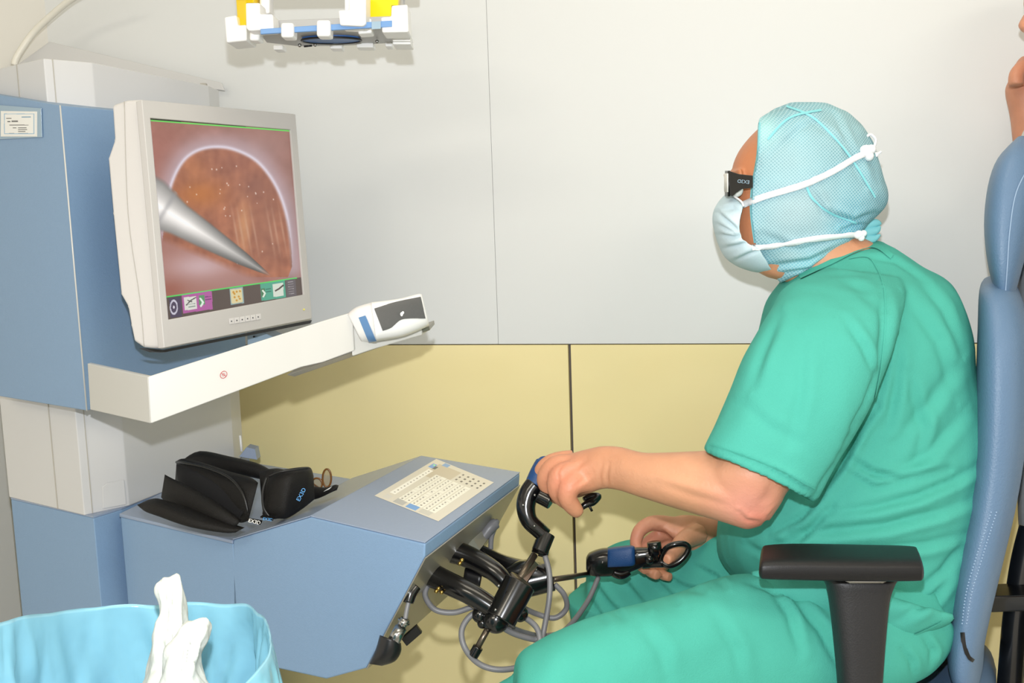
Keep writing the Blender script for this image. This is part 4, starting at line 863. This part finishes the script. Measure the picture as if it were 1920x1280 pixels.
folds(sh, [
 ([(1655, 555), (1660, 620), (1655, 700), (1640, 760)], 14, .0055), ([(1640, 760), (1610, 800), (1575, 870), (1530, 930)], 12, .007),
 ([(1680, 640), (1678, 720), (1665, 800)], 14, .004), ([(1645, 700), (1625, 760), (1600, 800)], 9, .004),
 ([(1586, 600), (1620, 650), (1640, 700)], 10, .003), ([(1505, 640), (1500, 740), (1480, 830)], 16, .002),
 ([(1460, 590), (1430, 660), (1410, 720)], 14, .003), ([(1700, 560), (1760, 640), (1790, 740)], 16, .003),
 ([(1790, 690), (1740, 760), (1680, 830)], 18, .0035), ([(1800, 780), (1740, 850), (1690, 880)], 16, .0035),
 ([(1590, 858), (1630, 885), (1690, 900), (1780, 880)], 11, .0045), ([(1580, 880), (1640, 915), (1700, 905)], 9, .0035),
 ([(1838, 870), (1790, 900), (1720, 930), (1640, 950), (1560, 960)], 12, .005), ([(1822, 935), (1760, 960), (1660, 985), (1560, 995), (1480, 1000)], 13, .005),
 ([(1812, 1000), (1740, 1020), (1660, 1030), (1560, 1030)], 12, .004), ([(1805, 1020), (1770, 1070), (1720, 1110)], 12, .0045), ([(1795, 1060), (1750, 1120), (1690, 1160)], 12, .004),
 ([(1540, 930), (1500, 970), (1440, 1000)], 10, .004), ([(1560, 950), (1500, 1010), (1430, 1030)], 10, .004), ([(1400, 1020), (1460, 1060), (1530, 1080)], 10, .004),
 ([(1560, 510), (1610, 540), (1650, 580)], 14, .0025), ([(1620, 480), (1680, 490), (1740, 530)], 7, .002),
 ([(1720, 520), (1770, 580), (1800, 660)], 12, .0025), ([(1450, 880), (1500, 910), (1520, 925)], 6, .003),
 ([(1332, 838), (1400, 860), (1470, 890), (1525, 920)], 5, .0015), ([(1700, 700), (1730, 800), (1720, 860)], 14, .003), ([(1395, 760), (1440, 800), (1500, 830)], 16, .0016)])
shirt = meshobj('scrub_shirt', sh, 'cloth', man)
stree = bvh(sh)
mk('shoulder_seam', *ribbon(stree, [(1592, 485), (1625, 482), (1642, 500), (1657, 540), (1660, 600), (1652, 680), (1640, 745)], 2.5, .0012), 'cloth2', shirt, smooth=True)
mk('collar_band', *ribbon(stree, [(1500, 520), (1560, 492), (1605, 470), (1640, 462), (1672, 482)], 9, .002), 'cloth2', shirt, smooth=True)
mk('shirt_hem', *ribbon(stree, [(1630, 1208), (1680, 1202), (1725, 1184), (1765, 1165)], 3, .0015), 'cloth2', shirt, smooth=True)
mk('sleeve_hem', *ribbon(stree, [(1330, 832), (1390, 852), (1460, 880), (1528, 916)], 2, .0012), 'cloth2', shirt, smooth=True)
# ---- trousers
tN = loftpx([(1720, 1040, 1786, 1170, 1.42, .10), (1700, 1060, 1745, 1232, 1.40, .11), (1600, 1070, 1640, 1290, 1.37, .115), (1480, 1080, 1440, 1350, 1.34, .11), (1380, 1080, 1330, 1380, 1.31, .10), (1250, 1122, 1200, 1410, 1.27, .092), (1130, 1160, 1110, 1430, 1.235, .085), (1055, 1186, 1030, 1440, 1.21, .08), (1004, 1214, 985, 1430, 1.205, .07), (974, 1242, 966, 1380, 1.21, .055), (966, 1290, 968, 1330, 1.21, .03)], n=40, ex=2.4)
tF = loftpx([(1700, 1060, 1680, 1240, 1.62, .08), (1520, 1040, 1500, 1230, 1.64, .085), (1360, 1000, 1380, 1230, 1.68, .085), (1270, 1002, 1280, 1210, 1.72, .085), (1190, 1015, 1195, 1195, 1.76, .08), (1135, 1034, 1130, 1190, 1.78, .07), (1104, 1062, 1098, 1180, 1.79, .055), (1098, 1095, 1096, 1150, 1.79, .03)], n=36, ex=2.4)
def dn(p, q, r0): return tube([p, p.lerp(q, .5), q], [r0, r0*.85, r0*.75], n=20, k=3)
kN, kF = P(1035, 1300, 1.25), P(1140, 1110, 1.78)
fN, fF = Vector((kN.x + .03, kN.y + .03, .12)), Vector((kF.x + .06, kF.y, .12))
tr_ = remesh([tN, tF, dn(kN, fN, .085), dn(kF, fF, .08), loftpx([(1480, 1060, 1480, 1260, 1.5, .18), (1760, 1080, 1740, 1250, 1.5, .16)], n=24, k=2)], .005, smooth=8)
ruffle(tr_, 8, .006); ruffle(tr_, 24, .0022)
folds(tr_, [([(1120, 1050), (1170, 1090), (1210, 1140)], 9, .004), ([(1170, 1040), (1220, 1080), (1270, 1130)], 9, .004), ([(1110, 1090), (1140, 1130), (1170, 1160)], 8, .004), ([(1230, 1070), (1280, 1100), (1320, 1110)], 8, .004),
 ([(1300, 1060), (1340, 1080), (1360, 1100)], 8, .004), ([(1104, 1120), (1120, 1145), (1135, 1165)], 7, .003),
 ([(1440, 1090), (1480, 1150), (1500, 1220)], 12, .004), ([(1470, 1100), (1540, 1180), (1580, 1260)], 12, .005), ([(1400, 1090), (1470, 1110), (1540, 1130)], 8, .004), ([(1340, 1150), (1380, 1220), (1390, 1280)], 16, .002),
 ([(1690, 1215), (1710, 1240), (1715, 1270)], 8, .003), ([(1730, 1190), (1750, 1220), (1745, 1245)], 8, .003), ([(1200, 1170), (1240, 1220), (1250, 1270)], 18, .002), ([(1560, 1120), (1600, 1150), (1640, 1200)], 10, .003)])
meshobj('scrub_trousers', tr_, 'cloth2', man)
for f in (fN, fF): mk('shoe', *tube([f + Vector((.05, 0, -.06)), f + Vector((-.02, 0, -.06)), f + Vector((-.12, 0, -.075)), f + Vector((-.17, 0, -.08))], [.04, .045, .04, .025], n=16), 'white', man, smooth=True)

# ---- surgical cap
capm = bpy.data.materials.new('cap_net'); capm.use_nodes = True; nt = capm.node_tree; b = nt.nodes['Principled BSDF']; b.inputs['Roughness'].default_value = .8
tc = nt.nodes.new('ShaderNodeTexCoord')
def wave(rot, sc_):
    mp = nt.nodes.new('ShaderNodeMapping'); mp.inputs['Rotation'].default_value = rot; nt.links.new(tc.outputs['Object'], mp.inputs['Vector'])
    w = nt.nodes.new('ShaderNodeTexWave'); w.inputs['Scale'].default_value = sc_; w.inputs['Distortion'].default_value = .6; nt.links.new(mp.outputs[0], w.inputs['Vector']); return w
w1, w2 = wave((0, math.radians(40), 0), 84), wave((0, math.radians(-50), 0), 84)
mu = nt.nodes.new('ShaderNodeMath'); mu.operation = 'MAXIMUM'; nt.links.new(w1.outputs['Fac'], mu.inputs[0]); nt.links.new(w2.outputs['Fac'], mu.inputs[1])
at = nt.nodes.new('ShaderNodeAttribute'); at.attribute_name = 'col'
mr = nt.nodes.new('ShaderNodeMapRange'); mr.inputs[1].default_value = .45; mr.inputs[2].default_value = 1; mr.inputs[3].default_value = 0; mr.inputs[4].default_value = .6; nt.links.new(mu.outputs[0], mr.inputs[0])
mx = nt.nodes.new('ShaderNodeMix'); mx.data_type = 'RGBA'; nt.links.new(mr.outputs[0], mx.inputs[0]); nt.links.new(at.outputs['Color'], mx.inputs[6]); mx.inputs[7].default_value = lin((186, 220, 228)) + (1,)
nt.links.new(mx.outputs[2], b.inputs['Base Color'])
bp = nt.nodes.new('ShaderNodeBump'); bp.inputs['Strength'].default_value = .4; bp.inputs['Distance'].default_value = .0015; nt.links.new(mu.outputs[0], bp.inputs['Height']); nt.links.new(bp.outputs[0], b.inputs['Normal'])
CR = [(1487, 194, 1548, 195, D0, .025), (1450, 208, 1590, 212, D0, .058), (1426, 228, 1616, 240, D0, .076), (1421, 255, 1630, 268, D0, .085), (1421, 290, 1642, 305, D0, .088), (1416, 330, 1652, 345, D0, .088), (1409, 360, 1654, 375, D0, .086), (1407, 395, 1640, 400, D0, .083), (1410, 430, 1622, 420, D0, .078), (1417, 462, 1612, 436, D0, .072), (1432, 492, 1606, 446, D0, .066), (1452, 518, 1600, 452, D0, .06), (1470, 532, 1590, 470, D0, .052)]
CE = [np.interp(r_[1], [194, 208, 228, 255, 290, 400, 462, 518], [2, 10, 30, 48, 60, 60, 50, 12]) for r_ in CR]
cp_ = remesh([loftpx([(r_[0] - e_,) + r_[1:] for r_, e_ in zip(CR, CE)], n=48, ex=2.3)], .0026, smooth=4)
def capcut(v):
    x, y = proj(v)
    if y < 222: return x < 1421 + (222 - y) * 1.7
    return x < np.interp(y, [222, 230, 260, 290, 350, 400, 455, 480, 500, 518, 540], [1422, 1421, 1420, 1420, 1410, 1408, 1415, 1424, 1440, 1452, 1470])

ruffle(cp_, 16, .0035); ruffle(cp_, 45, .0012)
folds(cp_, [([(1520, 350), (1545, 400), (1610, 425)], 9, .003), ([(1440, 300), (1500, 240), (1560, 210)], 8, .0018), ([(1560, 205), (1600, 290), (1635, 360)], 8, .002), ([(1500, 210), (1580, 270), (1620, 350)], 8, .0015), ([(1430, 440), (1500, 470), (1600, 440)], 10, .002), ([(1445, 500), (1520, 490), (1600, 450)], 9, .003), ([(1560, 395), (1600, 415), (1640, 400)], 8, .003), ([(1580, 430), (1600, 425), (1620, 420)], 6, .003), ([(1450, 515), (1520, 505), (1590, 460)], 6, .002)])
trim(cp_, capcut)
co = getco(cp_); px, py, z = npproj(co)
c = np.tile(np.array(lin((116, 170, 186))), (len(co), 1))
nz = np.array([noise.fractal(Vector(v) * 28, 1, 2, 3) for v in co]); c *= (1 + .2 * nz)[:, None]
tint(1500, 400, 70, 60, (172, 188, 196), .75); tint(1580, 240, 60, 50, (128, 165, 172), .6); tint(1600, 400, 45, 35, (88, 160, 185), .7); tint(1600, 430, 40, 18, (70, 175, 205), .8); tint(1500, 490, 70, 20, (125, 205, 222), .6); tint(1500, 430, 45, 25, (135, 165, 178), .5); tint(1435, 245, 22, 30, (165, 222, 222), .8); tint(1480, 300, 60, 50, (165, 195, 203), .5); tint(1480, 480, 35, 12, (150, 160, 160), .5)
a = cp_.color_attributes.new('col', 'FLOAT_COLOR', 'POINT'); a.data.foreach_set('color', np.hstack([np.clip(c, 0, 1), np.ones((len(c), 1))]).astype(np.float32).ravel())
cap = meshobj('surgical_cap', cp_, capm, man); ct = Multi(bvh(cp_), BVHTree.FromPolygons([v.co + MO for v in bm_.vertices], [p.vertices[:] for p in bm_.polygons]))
capt = mat('cap_trim', (135, 212, 222), .8)
for pts in ([(1424, 230), (1421, 290), (1411, 350), (1409, 400), (1416, 455)], [(1475, 200), (1530, 225), (1590, 290), (1640, 370)], [(1440, 262), (1480, 222), (1540, 207)], [(1512, 350), (1525, 375), (1560, 400), (1605, 418)]):
    mk('cap_seam', *ribbon(ct, pts, 4, .0012), capt, cap, smooth=True)
# gathered tail of the cap at the nape
for pts in ([(1608, 425), (1640, 418), (1652, 420)], [(1606, 438), (1640, 432), (1650, 424)], [(1608, 448), (1635, 448), (1650, 440)]):
    mk('cap_tail', *tpx([(x, y, 1.52) for x, y in pts], [.010, .007, .002], n=10), capt, cap, smooth=True)
# ---- face mask
MR = [(1362, 366, 1376, 366, D0, .03), (1352, 378, 1388, 378, D0, .052), (1343, 395, 1394, 392, D0, .064), (1341, 415, 1391, 415, D0, .068), (1347, 440, 1390, 438, D0, .068), (1355, 462, 1398, 452, D0, .067), (1366, 482, 1416, 462, D0, .064), (1386, 497, 1432, 478, D0, .055), (1406, 506, 1446, 498, D0, .04), (1420, 510, 1452, 508, D0, .02)]
MR = [(ax, ay, bx + (bx - ax) * .55, by, d, rd) for ax, ay, bx, by, d, rd in MR]
mm = remesh([loftpx(MR, n=40, ex=2.3)], .0022, smooth=3)
co = getco(mm); px, py, z = npproj(co)
# near side edge follows the cheek: pull vertices behind it inward
folds(mm, [([(1345, 398), (1370, 420), (1392, 440)], 6, .003), ([(1350, 440), (1375, 445), (1395, 442)], 6, .003), ([(1358, 465), (1385, 460), (1405, 452)], 6, .0025), ([(1350, 395), (1375, 390), (1392, 400)], 6, .002), ([(1375, 490), (1400, 478), (1420, 470)], 6, .002), ([(1345, 420), (1368, 432), (1385, 440)], 5, .002)])
edge = [(1376, 340), (1377, 366), (1394, 386), (1389, 410), (1386, 430), (1392, 446), (1404, 456), (1424, 463), (1438, 470), (1452, 512)]
def behind(v):
    x, y = proj(v); lx = np.interp(y, [340, 366, 386, 410, 430, 446, 456, 464, 512, 540], [1376, 1377, 1394, 1389, 1386, 1392, 1404, 1424, 1452, 1452]); return x > lx
trim(mm, behind)
msk = meshobj('face_mask', mm, 'mask', man); so = msk.modifiers.new('s', 'SOLIDIFY'); so.thickness = .0012; so.offset = 0
allt = Multi(ct, bvh(mm))
sheet('mask_tie', *ribbon(allt, [(1392, 386), (1425, 372), (1470, 358), (1510, 345), (1560, 322), (1600, 298), (1622, 288)], 12, .0035, fall=1.46), 'tie', msk)
sheet('mask_tie', *ribbon(allt, [(1410, 462), (1450, 460), (1490, 453), (1540, 445), (1608, 438)], 9, .0035, fall=1.47), 'tie', msk)
mk('mask_edge', *tpx([(1377, 368, 1.46), (1390, 378, 1.452), (1394, 387, 1.45)], .0016, n=6), 'tie', msk, smooth=True)
for cx, cy, s_, d in ((1626, 284, 1.25, (hit(ct, 1624, 288, .006) - CP).dot(Fw)), (1612, 440, .85, 1.465)):
    mk('tie_knot', *merge(ball(P(cx - 2, cy, d), .009*s_, n=8, sc=(1, .8, .9)), ball(P(cx + 7, cy - 3*s_, d), .006*s_, n=8), ball(P(cx + 3, cy + 7*s_, d), .006*s_, n=8)), 'tie', msk, smooth=True)
for pts in ([(1625, 280), (1622, 262), (1632, 252), (1642, 262), (1638, 278)], [(1634, 285), (1645, 288), (1652, 284)], [(1630, 292), (1640, 293), (1646, 290)]):
    mk('tie_end', *tpx([(x, y, 1.475) for x, y in pts], .0022, n=6), 'tie', msk, smooth=True)
# ---- glasses
gg = mk('glasses_temple', *extr([P(x, y, 1.447) for x, y in ((1367, 320), (1385, 326), (1412, 329), (1412, 352), (1392, 354), (1380, 362), (1374, 368), (1369, 366))], Vector((0, .003, 0))), 'black', man, bevel=.0008)
def wrap(x0, k, ys, off=0.):
    V, F = [], []
    for i in range(25):
        t = -1 + i / 12; d = D0 + .072 * t
        for y in ys(t): V.append(P(x0 + k * t * t + off, y, d))
    for i in range(24): F.append([i*2, i*2+1, i*2+3, i*2+2])
    return V, F
bridge = lambda t: 1 - .5 * math.exp(-(t / .12) ** 2)
sheet('glasses_front', *wrap(1361, 6, lambda t: (320, 322 + 46 * bridge(t))), 'dark', man, th=.003)
sheet('glasses_lens_glare', *wrap(1358.5, 6, lambda t: (325, 324 + 36 * bridge(t))), 'paper', man, th=.0015)  # lens strip coloured white: glare on its edge painted in
text('temple_logo', 'EX3D', .0075, P(1394, 340, 1.4462), P(1380, 339, 1.446) - P(1410, 342, 1.446), P(1394, 350, 1.446) - P(1394, 340, 1.446), 'sleeve', man, thick=.0002)

# ================================================================== SECOND PERSON at the right edge
d2 = 1.52
hd2 = [loftpx([(2010, -112, 2085, -112, d2, .02), (1975, -98, 2125, -95, d2, .045), (1940, -50, 2160, -40, d2, .075), (1928, 0, 2165, 0, d2, .08), (1930, 22, 2160, 20, d2, .08), (1930, 60, 2140, 60, d2, .07), (1935, 90, 2110, 90, d2, .055), (1950, 118, 2060, 125, d2, .035)], n=28),
 loftpx([(1926, 18, 1950, 18, d2, .008), (1916, 35, 1950, 35, d2, .013), (1911, 50, 1950, 50, d2, .017), (1922, 63, 1950, 63, d2, .015)], n=14),
 loftpx([(1985, 110, 2120, 90, d2, .05), (1990, 200, 2150, 180, d2, .06), (1975, 260, 2190, 240, d2, .12)], n=24),
 loftpx([(1970, 290, 2190, 280, d2, .12), (1950, 500, 2215, 500, d2, .13), (1960, 900, 2215, 900, d2, .13)], n=24),
 loftpx([(1960, 560, 2010, 560, 1.7, .035), (1935, 460, 1985, 480, 1.69, .035), (1917, 360, 1965, 370, 1.68, .032), (1903, 270, 1955, 270, 1.68, .027), (1897, 220, 1958, 225, 1.68, .03), (1888, 175, 1960, 175, 1.68, .032), (1893, 155, 1955, 150, 1.68, .03), (1905, 135, 1950, 132, 1.68, .024)], n=24)]
for k in range(4): dd_ = 1.60 + k * .022; hd2.append(finger([(1905, 160, dd_), (1906 + k*2, 138 - k*2, dd_), (1925, 120 - k*2, dd_), (1945, 128, dd_)], [.012, .0115, .0105, .009]))
hd2.append(finger([(1945, 170, 1.65), (1955, 140, 1.66), (1958, 112, 1.68)], [.014, .012, .010]))
m2 = remesh(hd2, .003, smooth=4); co = getco(m2)
nz = np.array([noise.fractal(Vector(v) * 30, 1, 2, 3) for v in co]); c = np.tile(np.array(lin((205, 142, 112))), (len(co), 1)) * (1 + .12 * nz)[:, None]
a = m2.color_attributes.new('col', 'FLOAT_COLOR', 'POINT'); a.data.foreach_set('color', np.hstack([np.clip(c, 0, 1), np.ones((len(c), 1))]).astype(np.float32).ravel())
p2l = P(2050, 600, d2); p2l.z = .1
p2 = meshobj('person', m2, bpy.data.materials['skin'], None, loc=tuple(p2l)); tag(p2, 'person standing behind the chair, only nose and raised hand in view', 'person')
jk = remesh([loftpx([(2010, 170, 2130, 150, d2, .06), (1985, 205, 2190, 195, d2, .13), (1965, 250, 2205, 240, d2, .19), (1950, 330, 2215, 330, d2, .2), (1945, 500, 2215, 500, d2, .19), (1950, 760, 2205, 760, d2, .175), (1950, 1000, 2215, 1000, d2, .18), (1955, 1180, 2205, 1180, d2, .17)], n=32),
 loftpx([(2030, 230, 2160, 230, 1.34, .045), (2010, 400, 2140, 400, 1.32, .045), (2005, 620, 2110, 620, 1.32, .04), (1990, 740, 2090, 760, 1.33, .038), (1940, 760, 1990, 850, 1.35, .033)], n=20) if False else loftpx([(2050, 225, 2160, 225, 1.37, .05), (2040, 400, 2150, 400, 1.34, .05), (2045, 640, 2145, 640, 1.33, .045), (2055, 860, 2140, 860, 1.34, .038), (2060, 1000, 2130, 1000, 1.35, .032)], n=20),
 loftpx([(2040, 240, 2150, 240, 1.66, .05), (1995, 420, 2090, 460, 1.68, .048), (1965, 600, 2040, 660, 1.68, .045), (1945, 620, 2010, 640, 1.675, .042), (1938, 540, 1998, 530, 1.67, .042), (1926, 450, 1982, 440, 1.66, .04)], n=20)], .006, smooth=5)
ruffle(jk, 9, .006); meshobj('jacket', jk, 'person2', p2)
MT['hair'] = mat('hair', (95, 85, 76), .7, bump=.8, bscale=200, var=.3, vscale=90)
hm = remesh([loftpx([(2005, -122, 2090, -122, d2, .03), (1965, -104, 2140, -102, d2, .06), (1936, -70, 2168, -60, d2, .083), (1950, -30, 2176, -25, d2, .088), (2010, 10, 2174, 20, d2, .088), (2045, 50, 2160, 60, d2, .08), (2060, 85, 2130, 95, d2, .065)], n=30)], .004, smooth=3)
ruffle(hm, 40, .004); meshobj('hair', hm, 'hair', p2)
mk('eye', *ball(P(1955, 14, d2 - .058), .009, n=8), 'paper', p2, smooth=True)
mk('hand', *merge(ball(P(2095, 1040, 1.36), .04, n=10, sc=(.9, .5, 1.3)), *[tpx([(2080 + k*9, 1060, 1.345 + k*.006), (2074 + k*9, 1105, 1.345 + k*.006), (2078 + k*9, 1135, 1.35 + k*.006)], [.010, .009, .007]) for k in range(4)], tpx([(2070, 1030, 1.35), (2052, 1062, 1.34), (2055, 1088, 1.34)], [.012, .010, .008])), 'tort', p2, smooth=True).data.materials[0] = mat('hand_skin', (205, 142, 112), .5)
for sx in (0, 1):
    q = P(2080 + sx * 20, 1190, d2 - .09 + .18 * sx); mk('trouser_leg', *tube([q, Vector((q.x, q.y, .5)), Vector((q.x, q.y, .08))], [.09, .075, .06], n=16), 'person2', p2, smooth=True)

# ================================================================== WASTE BAG
bl = 0.86
wb_ = thing('waste_bin', 'bin lined with translucent light blue plastic bag in the foreground', 'bin', Vector((P(240, 1200, .95).x, P(240, 1200, .95).y, 0)))
rim = [(-60, 1188, .80), (0, 1166, .84), (75, 1150, .90), (160, 1141, .95), (300, 1133, .98), (440, 1134, .97), (487, 1150, .92), (504, 1180, .86), (500, 1235, .80), (440, 1290, .74), (300, 1330, .70), (120, 1340, .70), (0, 1310, .71), (-70, 1250, .74)]
zr = P(300, 1133, .98).z
rimp = [G(x, y, zr) if False else P(x, y, d) for x, y, d in rim]
rc = crom([tuple(p) for p in rimp] + [tuple(rimp[0])], 22)[:-1]; cen = Vector(rc.mean(0)); R = []; nR = len(rc)
def ringat(scale, dz, wob, fr, seed):
    out = []
    for j, p in enumerate(rc):
        p = Vector(p); t = j / nR * 2 * math.pi; rr_ = scale * (1 + wob * math.sin(fr * t + seed) + wob * .6 * math.sin(fr * 2.3 * t + 2*seed))
        q = cen + (p - cen) * rr_; q.z = p.z + (cen.z - p.z) * min(1, abs(dz) * 6) * 0 + dz; out.append(q)
    return out
prof_ = [(.80 - .02*k/8, -.34 + k*.0) for k in range(1)]
inner = np.linspace(0, 1, 26); outr = np.linspace(0, 1, 16)
for q in inner: R.append(ringat(.84 + .155 * q ** .6, -.32 * (1 - q) ** 1.2 - .003, 0, 1, 0))
R.append(ringat(1.0, .001, 0, 1, 0)); R.append(ringat(1.008, -.001, 0, 1, 0)); R.append(ringat(1.014, -.006, 0, 1, 0))
for q in outr[1:]: R.append(ringat(1.016 + .02 * q, -.25 * q, 0, 1, 0))
V, F = rings(R, cap=False); V2_ = []
for v in V:
    dep = min(1, max(0, (v.z < 9) * 1.0)); t = math.atan2(v.y - cen.y, v.x - cen.x); rimz = min(rc, key=lambda p: (p[0]-v.x)**2 + (p[1]-v.y)**2)[2]
    dz = rimz - v.z; a_ = min(1, dz * 9 + .03); rad = Vector((math.cos(t), math.sin(t), 0))
    n1 = noise.noise(Vector((t * 3.2, dz * 3 + t, 1))); n2 = noise.noise(Vector((t * 9 + dz * 8, dz * 7, 4))); n3 = 1 - 2 * abs(noise.noise(Vector((t * 5 - dz * 9, dz * 4 + t * 2, 8))))
    V2_.append(v + rad * a_ * (.026 * n1 + .012 * n2 + .014 * n3) + Vector((0, 0, .004 * n1 * (1 - a_))))
mk('bin_liner', V2_, F, 'bag', wb_, smooth=True)
V, F = rings([ringat(.97, -.32, 0, 1, 0), ringat(.9, -.5, 0, 1, 0), ringat(.86, -.6, 0, 1, 0)]); mk('bin_body', V, F, 'white', wb_, smooth=True)
def towel(rows, label, strokes, sd):
    m_ = remesh([loftpx(rows, n=24, ex=3)], .0022, smooth=2); ruffle(m_, 55, .005, (1, 1, .45)); ruffle(m_, 160, .0022, (1, 1, .4)); folds(m_, strokes)
    lo = min(v.co.z for v in m_.vertices); c_ = P(rows[3][0], rows[3][1], rows[3][4]); return tag(meshobj('tissue', m_, 'tissue', None, loc=(c_.x, c_.y, lo)), label, 'tissue', 'white paper towels in the bin')
towel([(318, 1077, 332, 1074, .86, .003), (298, 1092, 338, 1086, .86, .006), (292, 1105, 341, 1104, .86, .008), (296, 1150, 343, 1150, .86, .013), (294, 1200, 346, 1200, .855, .018), (282, 1250, 356, 1250, .85, .024), (262, 1310, 370, 1310, .84, .03)],
 'upright crumpled white paper towel poking highest out of the blue liner', [([(305, 1095), (312, 1150), (308, 1210)], 7, .003), ([(330, 1085), (326, 1150), (332, 1230)], 6, .003), ([(300, 1200), (310, 1240), (300, 1275)], 8, .004)], 0)
towel([(364, 1161, 386, 1158, .83, .004), (350, 1168, 395, 1166, .83, .010), (338, 1185, 392, 1190, .825, .016), (325, 1215, 378, 1222, .82, .02), (316, 1260, 382, 1260, .815, .026), (296, 1320, 400, 1320, .81, .03)],
 'lower folded white paper towel leaning right in the blue liner', [([(380, 1165), (362, 1200), (350, 1260)], 7, .003), ([(355, 1180), (340, 1220), (335, 1270)], 6, .003)], 3)
